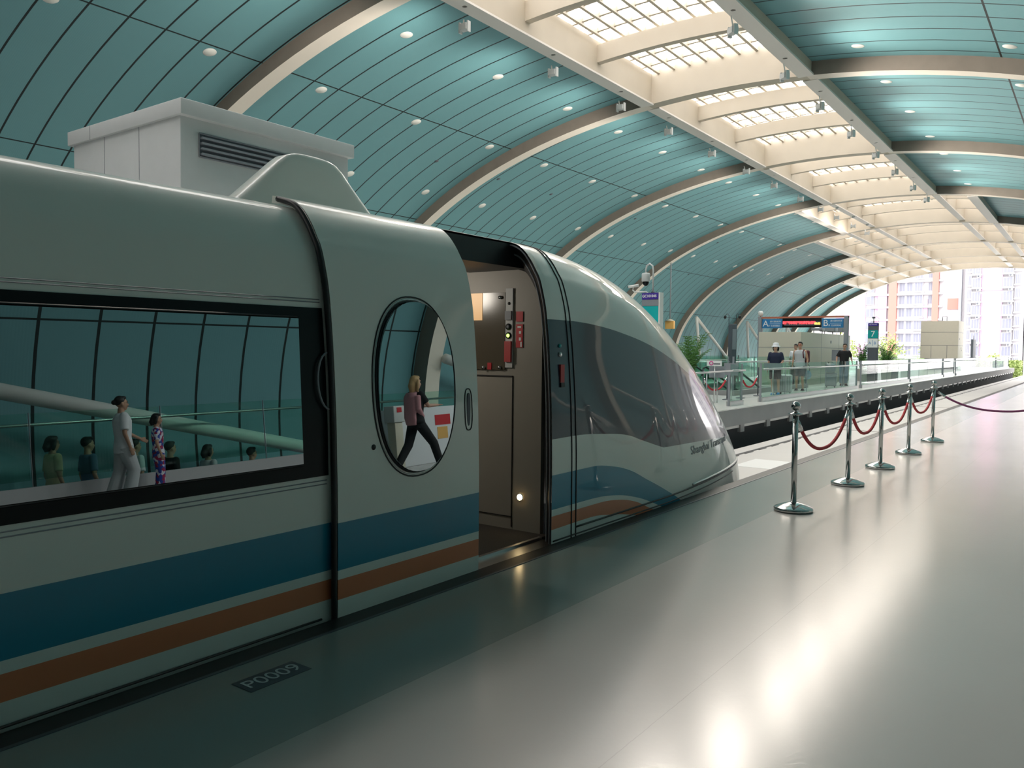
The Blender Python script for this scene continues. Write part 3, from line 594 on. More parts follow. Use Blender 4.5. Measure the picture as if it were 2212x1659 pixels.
# pendant spotlights
ps = None; FILL_POWER = 600
ords = ['first', 'second', 'third', 'fourth', 'fifth', 'sixth', 'seventh', 'eighth', 'ninth', 'tenth', 'eleventh', 'twelfth', 'thirteenth']
PY = [12.5, 16.86, 21.15, 25.5, 29.37, 33.7, 37.9, 41.9, 46.4, 50.4, 54.0, 58.2, 62.2]
for side, X_, nm in ((-1, -14.05, 'left'), (1, -8.3, 'right')):
    z = roof(90-side*(90-angw(2.9)), 0, 0)[2]-.03
    for i, y in enumerate(PY):
        if i > 9: 
            if side == 1: continue
        if ps is None:
            t = empty('pendant_spotlight', (X_, y, z)); ps = t
            MB().tube([(0, 0, 0), (0, 0, -.46)], .02, 8).build('rod', M['white'], t)
            mb = MB(); mb.box(-.12, .12, -.10, .10, -.62, -.46); mb.box(-.16, -.12, -.06, .06, -.68, -.40); mb.box(.12, .16, -.06, .06, -.68, -.40); mb.build('housing', M['lgrey'], t)
            MB().lathe([(.07, 0), (.08, .06), (.15, .16), (.15, .18)], (0, 0, 0), 20).build('lamp_head', M['brush'], t)
            h_ = t.children[-1]; h_.location = (-.02, -.04, -.60); h_.rotation_euler = (rad(150), rad(-25), 0)
        else:
            t = copy_tree(ps, loc=(X_, y, z)); t.rotation_euler.z = 0 if side < 0 else pi*.8
        tag(t, 'pendant spotlight on a rod below the %s skylight beam, %s from the viewer' % (nm, ords[i]), 'spotlight', 'pendant spotlights below the skylight')

        l = bpy.data.lights.new('vault_fill_light', 'SPOT'); l.energy = FILL_POWER*(1 if side < 0 else 1.75); l.spot_size = rad(165); l.spot_blend = 1; l.shadow_soft_size = .6; l.color = (1, .91, .80); l.specular_factor = .3  # fill light added at the unlit pendants to brighten vault and train
        o = bpy.data.objects.new('vault_fill_light', l); COL.objects.link(o); o.location = (X_+side*.3, y, z-.8); o.rotation_euler = Vector((side*1.0, .0, -.55)).to_track_quat('-Z', 'Y').to_euler()

# ================================================================ BEIGE BLOCKS ON THE ISLAND PLATFORM
t = empty('lift_housing', (-12.03, 7.98, 0)); tag(t, 'light grey box housing with overhanging lid and louvre rising behind the train roof', 'equipment box')
MB().rbox(-1.53, 1.53, -1.55, 1.55, 0, 4.70, .01).build('casing', M['lgrey'], t)
MB().rbox(-1.63, 1.63, -1.60, 1.60, 4.66, 4.88, .008).build('lid', M['lgrey'], t)
MB().box(-.55, -.545, -1.556, -1.54, 0, 4.66).box(.45, .455, -1.556, -1.54, 0, 4.66).box(-.9, -.895, -1.606, -1.59, 4.66, 4.88).build('panel_joint', M['mgrey'], t)
lv = MB().box(1.525, 1.545, -1.27, 1.25, 4.14, 4.47).build('louvre', M['dgrey'], t)
for i in range(4): MB().box(1.53, 1.60, -1.25, 1.23, 4.165+.075*i, 4.195+.075*i).build('louvre_blade', M['mgrey'], lv)
MB().tube([(1.55, -1.27, 4.14), (1.55, 1.25, 4.14), (1.55, 1.25, 4.47), (1.55, -1.27, 4.47)], .012, 6, closed=True).build('louvre_frame', M['mgrey'], t)
t = empty('lift_housing', (-11.9, 82.2, 0)); tag(t, 'tall beige panelled box housing near the far open end of the station', 'equipment box')
MB().rbox(-1.5, 1.5, -1.6, 1.6, .95, 4.3, .01).build('casing', M['beige'], t); MB().box(-1.2, 1.2, -1.2, 1.2, 0, .95).build('plinth', M['mgrey'], t)
MB().box(-1.505, 1.505, -1.606, 1.606, 3.28, 3.31).box(-1.505, 1.505, -1.606, 1.606, 2.1, 2.13).box(-.65, -.62, -1.606, -1.5, 1.0, 2.1).box(.62, .65, -1.606, -1.5, 1.0, 2.1).build('panel_joint', M['dgrey'], t)
for a, b in ((-.9, 2.7), (.2, 1.9), (.5, 1.7)): MB().box(1.5, 1.515, a, a+.14, b-.07, b+.07).build('wall_socket', M['dgrey'], t)
MB().tube([(.0, 0, 4.3), (.0, 0, 4.75), (.35, 0, 4.75), (.35, 0, 4.3)], .03, 8).build('roof_pipe', M['dgrey'], t)
t = empty('kiosk', (-11.3, 39.0, 0)); tag(t, 'low beige walled kiosk behind the waiting people under the A and B sign', 'kiosk')
MB().rbox(-.92, .9, -4.1, 4.1, 0, 2.29, .01).build('wall', M['beige'], t)
MB().box(-.925, .905, -4.105, 4.105, 1.62, 1.64).box(.895, .905, -1, -.98, 0, 2.28).box(.895, .905, 2, 2.02, 0, 2.28).build('panel_joint', M['mgrey'], t)
MB().box(.89, .92, .5, .62, 1.85, 1.98).build('wall_socket', M['dgrey'], t)
for i, (y, w, l_) in enumerate([(.2, .5, 'low flat tray unit'), (2.0, .7, 'middle blower unit'), (3.5, .75, 'right hand blower unit')]):
    u = empty('rooftop_unit', (-10.9, 39+y, 2.29)); tag(u, 'dark grey %s on top of the low kiosk roof' % l_, 'rooftop unit')
    MB().tube([(-.15, -.15, 0), (-.15, -.15, .3)], .02, 8).tube([(.15, .15, 0), (.15, .15, .3)], .02, 8).build('stand', M['dgrey'], u)
    MB().rbox(-w/2, w/2, -w/2, w/2, .15, .28+.12*min(i, 1)*2, .03).build('casing', M['mgrey'], u)
    if i: MB().lathe([(.14, 0), (.22, .12), (.2, .14)], (0, 0, .28+.24)).build('fan_cowl', M['mgrey'], u)

# sign gate A / B
gt = empty('sign_gate', (-11.25, 37.6, 0)); tag(gt, 'dark portal frame with blue A and B boards and a red running text display', 'sign gate')
MB().rbox(-1.93, -1.76, -.12, .12, 0, 3.05, .02).build('post', M['mgrey'], gt); MB().rbox(1.93, 2.10, -.12, .12, 0, 3.05, .02).build('post', M['mgrey'], gt)
MB().box(-1.93, 2.10, -.1, .1, 2.98, 3.06).build('top_bar', P('sign_orange', (.5, .16, .1), .5), gt)
for x0, x1, L in ((-1.74, -.80, 'A'), (.97, 1.9, 'B')):
    bd = MB().rbox(x0, x1, -.08, .08, 2.53, 2.95, .01).build('sign_board', M['sign_blue'], gt)
    text('lettering', L, .40, frame((x0+.17, -.085, 2.73), (1, 0, 0), (0, 0, 1)), M['paper'], bd, ext=.003)
    text('lettering', '台', .09, frame((x0+.33, -.085, 2.64), (1, 0, 0), (0, 0, 1)), M['paper'], bd, ext=.003)
    text('lettering', '浦东国际机场', .085, frame((x0+.62, -.085, 2.83), (1, 0, 0), (0, 0, 1)), M['paper'], bd, ext=.003); text('lettering', '往龙阳路站', .085, frame((x0+.62, -.085, 2.63), (1, 0, 0), (0, 0, 1)), M['paper'], bd, ext=.003)
    MB().box(x0+.36, x1-.08, -.086, -.08, 2.725, 2.735).build('sign_rule', M['paper'], bd)
dsp = MB().rbox(-.78, .95, -.1, .1, 2.55, 2.98, .01).build('display_panel', M['bezel'], gt)
MB().box(-.70, .93, -.104, -.1, 2.64, 2.84).build('display_window', M['dgrey'], dsp)
text('led_text', '磁浮列车即将到站请乘客候车', .145, frame((-.03, -.108, 2.76), (1, 0, 0), (0, 0, 1)), M['led_red'], dsp, ext=.002, sx=.78, bold=.004)
text('led_clock', '08:53', .13, frame((.79, -.108, 2.72), (1, 0, 0), (0, 0, 1)), M['led_yel'], dsp, ext=.002, sx=.9, bold=.004)
t = empty('security_camera', (-13.1, 37.6, 3.06)); tag(t, 'white dome camera on the left post of the A and B sign gate', 'camera')
MB().lathe([(.03, 0), (.03, .05), (.1, .06), (.12, .2), (.08, .28)], seg=20).build('dome', M['white'], t)

# totem columns
def totem(loc, rz=0, h=2.87, w=.47): 
    t = empty('totem_column', loc, rz); MB().rbox(-w/2, w/2, -.10, .10, 0, h, .05).build('column', M['dgrey'], t); return t
t = totem((-9.0, 41.7, 0)); tag(t, 'dark grey totem column with a white number 7 on a teal plate', 'totem sign')
MB().box(-.225, .225, -.107, -.1, 2.72, 2.85).build('name_plate', M['violet'], t)
p_ = MB().box(-.225, .225, -.107, -.1, 2.13, 2.52).build('number_plate', M['sign_teal'], t); text('lettering', '7', .40, frame((0, -.109, 2.32), (1, 0, 0), (0, 0, 1)), M['paper'], p_)
p_ = MB().box(-.225, .225, -.107, -.1, 1.68, 2.11).build('direction_plate', M['paper'], t); MB().box(-.008, .008, -.109, -.107, 1.75, 2.05).build('rule', M['sign_blue'], p_)
text('lettering', 'A', .19, frame((-.13, -.109, 1.89), (1, 0, 0), (0, 0, 1)), M['sign_blue'], p_); text('lettering', 'B', .19, frame((.10, -.109, 1.89), (1, 0, 0), (0, 0, 1)), M['sign_blue'], p_)
text('lettering', 'GC101046', .075, frame((0, -.109, 2.785), (1, 0, 0), (0, 0, 1)), M['paper'], t)
MB().tube([(0, 0, 2.87), (0, 0, 3.08), (.0, 0, 3.12)], .02, 8).tube([(.0, 0, 3.1), (.12, 0, 3.17), (.24, 0, 3.08), (.22, 0, 2.9)], .008, 6).build('aerial', M['dgrey'], t)
MB().box(-.06, .06, -.06, .06, 3.08, 3.16).build('aerial_head', M['dgrey'], t)
t = totem((-9.07, 18.2, 0)); tag(t, 'dark totem column with violet plate GC101045 seen above the train nose', 'totem sign')
MB().box(-.225, .225, -.107, -.1, 2.70, 2.86).build('name_plate', M['violet'], t); text('lettering', 'GC101045', .088, frame((-.02, -.109, 2.78), (1, 0, 0), (0, 0, 1)), M['paper'], t, bold=.002, ext=.001)
MB().box(-.225, .225, -.107, -.1, 2.54, 2.69).build('grey_plate', M['mgrey'], t); MB().box(-.225, .225, -.107, -.1, 2.13, 2.53).build('number_plate', P('bright_teal', (0, .45, .46), .4), t)
MB().box(.225, .26, -.1, .1, 0, 2.87).build('side_trim', M['white'], t)
c_ = empty('dome_camera', (-9.07, 18.2, 2.87)); tag(c_, 'silver dome camera hanging from a goose neck pole above the violet plate column', 'camera')
MB().tube([(.02, 0, 0), (.02, 0, .55), (0, 0, .66), (-.08, 0, .72), (-.16, 0, .67), (-.18, 0, .58), (-.18, 0, .50)], .022, 10).build('goose_neck', M['lgrey'], c_)
MB().lathe([(.03, .50), (.09, .49), (.105, .46), (.105, .30), (.095, .28)][::-1], (-.18, 0, 0), 24).build('housing', M['lgrey'], c_); MB().ell((-.18, 0, .26), (.08, .08, .09), 0, 20, 12).build('dome', M['bezel'], c_)
MB().lathe([(.05, 0), (.05, .02), (.025, .03)], (.02, 0, 0)).build('flange', M['dgrey'], c_)
c_ = empty('bullet_camera', (-9.34, 18.2, 2.90)); tag(c_, 'small white bullet camera on a bracket left of the violet plate column', 'camera')
MB().tube([(.2, 0, -.06), (.1, 0, 0), (-.2, 0, .0), (-.27, 0, .05)], .016, 8).build('bracket', M['white'], c_); MB().tube([(-.13, .05, .17), (-.36, -.08, .13)], .035, 14).build('body', M['white'], c_); MB().tube([(-.36, -.08, .13), (-.37, -.085, .128)], .025, 12).build('lens', M['black'], c_)
MB().tube([(-.27, 0, .05), (-.25, 0, .15)], .012, 8).build('mount', M['white'], c_)
t = empty('totem_column', (-10.37, 27.0, 0), rad(60)); tag(t, 'narrow dark column seen edge on beside the left stair opening', 'totem sign')
MB().rbox(-.12, .12, -.09, .09, 0, 2.38, .02).build('column', M['dgrey'], t); MB().box(-.08, .08, -.1, -.09, 1.5, 2.2).build('face_plate', M['mgrey'], t)
for k_2, (dx, l_) in enumerate(((.12, 'right'), (-.14, 'left'))):
    c_ = empty('dome_camera', (-10.37+dx, 27, 2.38)); tag(c_, 'dark small camera on the narrow edge on column, %s one of the pair' % l_, 'camera')
    MB().tube([(0, 0, 0), (0, 0, .30), (dx*.5, 0, .36), (dx, 0, .28)], .012, 8).build('neck', M['dgrey'], c_); MB().ell((dx, 0, .24), (.05, .05, .06)).build('dome', M['black'], c_)
t = empty('totem_column', (-11.0, 98.2-2, 0), rad(70)); tag(t, 'far dark column standing alone near the platform end before the pink building', 'totem sign')
MB().rbox(-.3, .3, -.12, .12, 0, 2.9, .02).build('column', M['dgrey'], t); MB().tube([(0, 0, 2.9), (0, 0, 3.3)], .03, 8).build('aerial', M['dgrey'], t)
t = empty('hanging_sign', (-24.6, 52.2, 0)); tag(t, 'small orange sign box on a long rod hanging from an arch behind the nose', 'hanging sign')
MB().tube([(0, 0, 8.1), (0, 0, 3.6)], .045, 8).build('rod', M['mgrey'], t); MB().rbox(-.33, .33, -.12, .12, 2.95, 3.5, .03).build('sign_box', M['orange'], t); MB().lathe([(.35, 3.5), (.12, 3.62), (.05, 3.64)]).build('canopy', M['beige'], t)

# glass balustrade of the island platform
def balus(name, x, y0, y1, label, axis='y', fixed=0, np_=None, zc=1.1, shoe=True, hand=True, post=True):
    t = empty(name, (x, y0, 0) if axis == 'y' else (y0, x, 0)); tag(t, label, 'glass railing')
    L = y1-y0; n = np_ or max(1, int(L/2.2))
    R = (lambda a0, a1, b0, b1, c0, c1: (b0, b1, a0, a1, c0, c1)) if axis == 'y' else (lambda a0, a1, b0, b1, c0, c1: (a0, a1, b0, b1, c0, c1))
    for i in range(n): MB().box(*R(L*i/n+.03, L*(i+1)/n-.03, -.008, .008, .10, zc)).build('glass_pane', M['rail_glass'], t)
    if shoe: MB().box(*R(0, L, -.07, .07, 0, .13)).build('base_shoe', M['brush'], t)
    if hand:
        MB().tube([((.09, 0, .93) if axis == 'y' else (0, .09, .93)), ((.09, L, .93) if axis == 'y' else (L, .09, .93))], .025, 10).build('handrail', M['brush'], t)
    for i in range(n+1):
        a = L*i/n
        pw = .012 if i in (0, n) else .004
        if post: MB().box(*R(a-pw, a+pw, -.03 if pw > .01 else -.01, .03 if pw > .01 else .01, 0, zc+.01)).build('post', M['mgrey'], t)
    return t
segs = [(20.4, 21.3, 'short pane by the train nose'), (22.8, 33.9, 'long run before the couple'), (34.6, 44.4, 'run before the polo shirt man'), (44.8, 54.9, 'right of the number 7 column'), (55.3, 59.6, 'short, before the beige box'), (60.4, 84.8, 'long, below the beige box'), (85.2, 97, 'last run at the end')]
for y0, y1, l_ in segs: balus('glass_balustrade', -7.9, y0, y1, 'glass balustrade on the island platform edge, '+l_, np_=max(1, int((y1-y0)/2.2)) if y0 < 50 else max(1, int((y1-y0)/4)))
t = empty('handrail', (-7.81, 16.5, 0)); tag(t, 'thin steel handrail bridging to the short pane beside the train nose', 'handrail'); MB().tube([(0, 0, .9), (0, 3.85, .93)], .024, 10).build('bar', M['brush'], t); MB().tube([(0, .2, 0), (0, .2, .9)], .02, 8).tube([(0, 2.2, 0), (0, 2.2, .9)], .02, 8).build('leg', M['brush'], t)
# stair opening with kerb, rails, escalators
kb = MB(); kb.box(-9.75, -9.6, 25.25, 33.35, 0, .16); kb.box(-12.55, -12.4, 25.25, 33.35, 0, .16); kb.box(-12.4, -9.75, 25.25, 25.4, 0, .16); o = kb.build('stair_kerb', M['conc']); tag(o, 'low grey concrete kerb around the stair opening of the island platform', 'kerb')
balus('glass_balustrade', -9.67, 25.3, 33.2, 'inner glass railing on the near long side of the stair opening', np_=4, shoe=False).location.z = .16
balus('glass_balustrade', 25.32, -12.25, -9.85, 'inner glass railing on the short end of the stair opening', axis='x', np_=2, shoe=False).location.z = .16
balus('glass_balustrade', -12.47, 25.3, 33.2, 'inner glass railing on the far long side of the stair opening', np_=4, shoe=False).location.z = .16
balus('glass_balustrade', -14.7, 14, 56, 'rear glass railing along the far side of the island platform', np_=14)
balus('glass_balustrade', -14.7, 57, 96, 'rear glass railing of the island platform towards the open end', np_=10)
for i, x in enumerate((-11.75, -10.4)):
    t = empty('escalator', (x, 26.0, 0)); tag(t, 'escalator descending in the island stair opening, %s one' % ('left' if not i else 'right'), 'escalator')
    sl = -2.1/7
    for s_ in (-.5, .5):
        mb = MB(); mb.prism([(0, .05), (7, .05-2.1), (7, .85-2.1), (0, .85)], lambda a, b: (s_-.01, a, b), lambda a, b: (s_+.01, a, b)); mb.build('side_glass', M['rail_glass'], t)
        MB().tube([(s_, -.3, .6), (s_, -.2, .86), (s_, 0, .9), (s_, 7, .9-2.1)], .035, 8).build('handrail', M['black'], t)
        MB().box(s_-.08, s_+.08, 0, 7, -2.19, -2.15).build('skirt', M['brush'], t)
    mb = MB()
    for k in range(18): mb.box(-.45, .45, k*.39, k*.39+.4, -2.19, .0-.117*k)
    mb.build('steps', M['lgrey'], t)
# island stanchion rope and boards
for (x0, y0, x1, y1), l_ in (((-9, 24.2, -9, 25.75), 'red rope behind the glass, right of the short pane'), ((-9, 21.3, -9, 23.1), 'red rope behind the glass, at the train nose edge')):
    ropething((x0, y0, 0), (x1, y1, 0), .34, l_, hz=.66, rr=.028)['group'] = 'red ropes on the island platform'
for i, (x, y) in enumerate(((-9, 24.2), (-9, 25.75), (-9, 21.3), (-9, 23.1))):
    t = empty('barrier_post', (x, y, 0)); tag(t, 'thin dark barrier post on the island, %s' % ['near end of the rope by the short pane', 'far end of the rope by the short pane', 'near end of the rope at the nose', 'far end of the rope at the nose'][i], 'post', 'thin barrier posts on the island platform')
    MB().lathe([(.02, .02), (.02, .92), (.015, .93)], seg=12).build('pole', M['dgrey'], t); MB().lathe([(.14, 0.001), (.14, .015), (.03, .03)], seg=20).build('base', M['dgrey'], t)
def board(x, y, z0, z1, w, label, mat, logo=False):
    t = empty('notice_board', (x, y, 0)); tag(t, label, 'notice board')
    MB().box(-w/2, w/2, -.02, .02, z0, z1).build('panel', M[mat], t); MB().tube([(-.0, .03, 0), (0, .03, z0+.05)], .02, 8).build('leg', M['brush'], t)
    if logo:
        p_ = MB().tube([(-w*.2+.05*cos(a), -.022, (z0+z1)/2+.05*sin(a)) for a in [2*pi*i/16 for i in range(16)]], .012, 6, closed=True).build('logo', P('magenta_mark', (.6, .02, .25), .5), t)
        MB().box(-.02, w*.42, -.024, -.02, (z0+z1)/2-.035, (z0+z1)/2+.0).build('writing', M['dgrey'], t)
board(-8.7, 21.35, 1.03, 1.18, .42, 'white notice with a magenta mark hung on the railing beside the nose', 'paper', True)
board(-8.68, 21.5, .70, 1.02, .45, 'dark grey panel below the white notice beside the nose', 'mgrey')
board(-8.62, 22.4, .75, 1.1, .42, 'grey square panel right of the white notice behind the glass', 'mgrey')
board(-8.35, 25.2, .93, 1.08, .55, 'long grey box panel on the railing in front of the woman', 'mgrey')
board(-9.9, 38.8, 1.05, 1.55, .48, 'upright grey screen standing left of the man in the polo shirt', 'mgrey')
t = empty('info_desk', (-9.12, 50.3, 0)); tag(t, 'white narrow cabinet behind the glass right of the number 7 column', 'cabinet'); MB().rbox(-.2, .2, -.15, .15, 0, .92, .01).build('cabinet', M['paper'], t)
t = empty('litter_bin', (-9.3, 47.6, 0)); tag(t, 'dark grey bin between the number 7 column and the white cabinet', 'bin'); MB().rbox(-.3, .3, -.2, .2, 0, .62, .02).build('body', M['mgrey'], t); MB().box(-.31, .31, -.21, .21, .62, .66).build('lid', M['dgrey'], t)

# plants
def palm(loc, h, spread, n, label, mat='leaf', pot=True, seed=1, name='potted_palm'):
    rnd = random.Random(seed); t = empty(name, loc); tag(t, label, 'potted plant')
    if pot: MB().lathe([(.22, 0.001), (.26, .55), (.27, .6), (.24, .6), (.23, .52)], seg=24).build('pot', M['pot'], t)
    mb = MB(); fr = MB()
    for i in range(n):
        a = rnd.uniform(0, 2*pi); r = rnd.uniform(.2, 1)*spread; top = h*rnd.uniform(.55, 1); z0 = .5 if pot else 0
        b = Vector((0, 0, z0)); e = Vector((cos(a)*r, sin(a)*r, top)); m_ = Vector((cos(a)*r*.25, sin(a)*r*.25, top*.85)); pts = []
        for j in range(7):
            u = j/6; pts.append(b*(1-u)**2+m_*2*u*(1-u)+e*u*u)
        fr.tube(pts, .008, 5)
        for j in range(2, 7):
            for s_ in (-1, 1):
                for q in (0, .5):
                    p0 = pts[j-1].lerp(pts[j], q); d = (pts[j]-pts[j-1]).normalized(); sd = d.cross(Vector((0, 0, 1))).normalized()*s_
                    L = .22*rnd.uniform(.7, 1.2)*(1.2-.06*j)*(spread/.5)**.5; tip = p0+sd*L*.8+d*L*.6-Vector((0, 0, L*.25)); w = (d*.02)
                    md = p0.lerp(tip, .45)+Vector((0, 0, .02))
                    mb.add([p0, md+w, tip, md-w], [(0, 1, 2, 3)], 0, True)
    fr.build('stems', M['bark'] if not pot else M['leaf'], t); mb.build('leaves', M[mat], t); return t
palm((-10.1, 22.9, 0), 2.1, .62, 30, 'green potted palm leaning out behind the train nose', seed=3)
palm((-9.85, 43.4, 0), 1.95, .42, 26, 'dark green potted palm between the polo shirt man and the number 7 column', seed=4)
palm((-9.25, 46.0, 0), 2.05, .60, 34, 'bushy potted palm just right of the number 7 column', seed=5)
def tree(loc, h, r, n, label, mat, seed):
    rnd = random.Random(seed); t = empty('tree', loc); tag(t, label, 'tree', 'trees outside the open end')
    MB().tube([(0, 0, 0), (.1, 0, h*.4), (0, .1, h*.75)], [.16, .12, .06], 8).build('trunk', M['bark'], t)
    mb = MB()
    for i in range(n):
        while True:
            v = Vector((rnd.uniform(-1, 1), rnd.uniform(-1, 1), rnd.uniform(-1, 1)))
            if v.length < 1: break
        c = Vector((v.x*r, v.y*r, h*.75+v.z*h*.28)); 
        for q in range(5):
            p = c+Vector((rnd.gauss(0, .25), rnd.gauss(0, .25), rnd.gauss(0, .2))); s_ = rnd.uniform(.10, .2); u = Vector((rnd.gauss(0, 1), rnd.gauss(0, 1), rnd.gauss(0, .6))).normalized(); w = u.orthogonal()
            mb.add([p-u*s_, p+w*s_*.5, p+u*s_, p-w*s_*.5], [(0, 1, 2, 3)], 0)
    mb.build('crown', M[mat], t)
for i, (x, y, h, r, l_) in enumerate([(-26.5, 106, 12.5, 1.9, 'pale leafed tree outside, seen left of the number 7 column'), (-21.5, 107, 12.3, 2.2, 'pale leafed tree outside, seen just right of the number 7 column'), (-17.2, 112, 11.9, 1.7, 'pale leafed tree outside, seen left of the far beige box'), (-10.6, 113, 10.2, 1.7, 'small pale tree outside, right of the far beige box')]):
    tree((x, y, -9), h, r, 330, l_, 'leafl', 20+i)
mb = MB(); rnd = random.Random(5)
for i in range(5200):
    p = Vector((rnd.uniform(-14.5, -7.3), rnd.uniform(104, 107), rnd.uniform(-1.6, .7))); s_ = rnd.uniform(.1, .2); u = Vector((rnd.gauss(0, 1), rnd.gauss(0, 1), rnd.gauss(0, .8))).normalized(); w = u.orthogonal(); mb.add([p-u*s_, p+w*s_*.5, p+u*s_, p-w*s_*.5], [(0, 1, 2, 3)])
o = mb.build('hedge', M['leafl']); tag(o, 'light green hedge beyond the far platform railing', 'hedge', kind='stuff')

# ================================================================ APARTMENT BUILDINGS
def winset(b, xs, zs, w, h, y, frame_=True, bay=0, bal=False, acs=0):
    for x in xs:
        for z in zs:
            f = MB()
            if bay:
                f.box(x-w/2-.12, x+w/2+.12, y-bay, y, z-.12, z+h+.12)
                q = f.build('bay_window', M['frame'], b)
                g_ = MB(); n = 3
                for i in range(n): g_.box(x-w/2+w*i/n+.05, x-w/2+w*(i+1)/n-.05, y-bay-.03, y-bay, z, z+h)
                g_.build('pane', M['win'], q)
                MB().box(x-w/2-.3, x+w/2+.3, y-bay-.25, y, z-.45, z-.15).build('slab', M['bwhite'], b)
            else:
                f.box(x-w/2-.08, x+w/2+.08, y-.06, y, z-.08, z+h+.08); q = f.build('window', M['frame'], b)
                MB().box(x-w/2, x-.04, y-.08, y-.06, z, z+h).box(x+.04, x+w/2, y-.08, y-.06, z, z+h).build('pane', M['win'], q)
            if acs:
                a = MB().box(x+acs-.4, x+acs+.4, y-bay-.5, y-bay, z-.9, z-.3).build('air_conditioner', M['ac'], b)
                MB().tube([(x+acs-.1, y-bay-.5, z-.6), (x+acs-.1, y-bay-.53, z-.6)], .22, 14).build('fan', M['dgrey'], a)
FH = 3.0; fl = [-8+FH*i for i in range(14)]
b = empty('apartment_building', (-38, 210, -9)); tag(b, 'white and pink apartment block with coral columns in the distance', 'building')
def W_(mb, name, m, p): o = mb.build(name, M[m], p); return o
b.location = (0, 0, 0)
W_(MB().box(-70, -25.6, 210, 225, -9, 40), 'facade', 'bwhite', b)
W_(MB().box(-54, -47.2, 209.7, 210, -9, 40), 'pink_panel', 'pink', b); W_(MB().box(-45.1, -42.4, 209.7, 210, -9, 40), 'pink_panel', 'pink', b); W_(MB().box(-44.4, -42.4, 209.4, 210, -9, 40), 'pink_panel', 'pink', b)
W_(MB().box(-34.6, -33.6, 209.7, 210, -9, 14), 'pink_panel', 'pink', b); W_(MB().box(-29.5, -27.2, 209.6, 210, 11.5, 14), 'coral_panel', 'coral', b)
W_(MB().box(-41.9, -40.2, 208.9, 210, -9, 40), 'coral_column', 'coral', b); W_(MB().box(-32.6, -31.3, 208.9, 210, -9, 40), 'coral_column', 'coral', b)
W_(MB().box(-27.2, -26.6, 209, 210, -9, 22), 'grey_pier', 'mgrey', b)
winset(b, (-46.2,), fl, 1.7, 1.9, 209.7, acs=0); winset(b, (-39.2, -37.6), fl, 1.1, 1.9, 210); winset(b, (-35.6,), fl, 1.7, 1.9, 210, bay=.4)
winset(b, (-33.2,), fl, .7, 1.8, 210)
for z in fl: W_(MB().box(-46, -30.5, 209.2, 210, z-1.0, z-.55), 'floor_band', 'bwhite', b)
b = empty('apartment_building', (0, 0, 0)); tag(b, 'tall pink and white apartment tower with bay windows and air conditioners on the right', 'building')
W_(MB().box(-25.4, -14.3, 205, 222, -9, 45), 'facade', 'bwhite', b); W_(MB().box(-22.3, -18.2, 204.7, 205, -9, 14.5), 'pink_panel', 'pink', b); W_(MB().box(-22.3, -18.2, 204.7, 205, 15.2, 22), 'pink_panel', 'pink', b)
winset(b, (-24.6,), [z+.6 for z in fl], .7, 1.9, 205, bay=.3); winset(b, (-23.2,), fl, 1.5, 1.9, 205, bay=.8, acs=.5); winset(b, (-17.2,), fl, 1.7, 1.9, 205, bay=.8, acs=.5); winset(b, (-15.4,), [z+.6 for z in fl], .9, 1.9, 205, bay=.4)
b = empty('apartment_building', (0, 0, 0)); tag(b, 'plain white tower at the right picture edge beyond the pink one', 'building')
W_(MB().box(-14.1, 8, 207, 222, -9, 45), 'facade', 'bwhite', b); winset(b, (-2, 3), fl, 2, 1.8, 207)
b = empty('apartment_building', (0, 0, 0)); tag(b, 'pale pink low block behind the A and B sign on the left', 'building')
W_(MB().box(-110, -54.5, 228, 240, -9, 33), 'facade', 'bwhite', b); W_(MB().box(-62, -56, 227.7, 228, -9, 33), 'pink_panel', 'pink', b); winset(b, (-64, -70), fl, 1.6, 1.8, 228)
# ================================================================ PEOPLE
def remesh(mb, name, mats, vox, parent):
    o = mb.build(name, mats, recalc=False); md = o.modifiers.new('r', 'REMESH'); md.mode = 'VOXEL'; md.voxel_size = vox; md.use_smooth_shade = True
    sm = o.modifiers.new('s', 'SMOOTH'); sm.factor = .5; sm.iterations = 2
    bpy.context.view_layer.update()
    me = bpy.data.meshes.new_from_object(o.evaluated_get(bpy.context.evaluated_depsgraph_get())); me.name = name; me.materials.clear()
    for m in (mats if isinstance(mats, list) else [mats]): me.materials.append(m)
    for p in me.polygons: p.use_smooth = True; p.material_index = 0
    bpy.data.objects.remove(o); r = bpy.data.objects.new(name, me); COL.objects.link(r); r.parent = parent; return r
def limb(mb, pts, rs):
    P_ = [Vector(p) for p in pts]; q = []; r = []
    for i in range(len(P_)-1):
        for j in range(5): t = j/5; q.append(P_[i].lerp(P_[i+1], t)); r.append(rs[i]*(1-t)+rs[i+1]*t+(.006 if i == 0 and 0 < j < 4 else 0))
    q.append(P_[-1]); r.append(rs[-1]); mb.tube(q, r, 12)
    for p, rr in zip(P_, rs): mb.ell(p, (rr, rr, rr), 0, 12, 8)
def loft(mb, secs, seg=20, k=1.0):
    vs = []; n = len(secs)
    for c, rx, ry in secs:
        for j in range(seg):
            a = 2*pi*j/seg; vs.append(Vector(c)+Vector((rx*k*cos(a), ry*k*sin(a), 0)))
    fs = [(i*seg+j, i*seg+(j+1) % seg, (i+1)*seg+(j+1) % seg, (i+1)*seg+j) for i in range(n-1) for j in range(seg)]
    fs += [tuple(range(seg-1, -1, -1)), tuple((n-1)*seg+j for j in range(seg))]; mb.add(vs, fs, 0, True)
STD = dict(eL=(.235, .02, 1.13), wL=(.25, -.05, .89), eR=(-.235, .02, 1.13), wR=(-.25, -.05, .89), kL=(.10, -.02, .50), aL=(.10, .02, .08), kR=(-.10, -.02, .50), aR=(-.10, .02, .08))
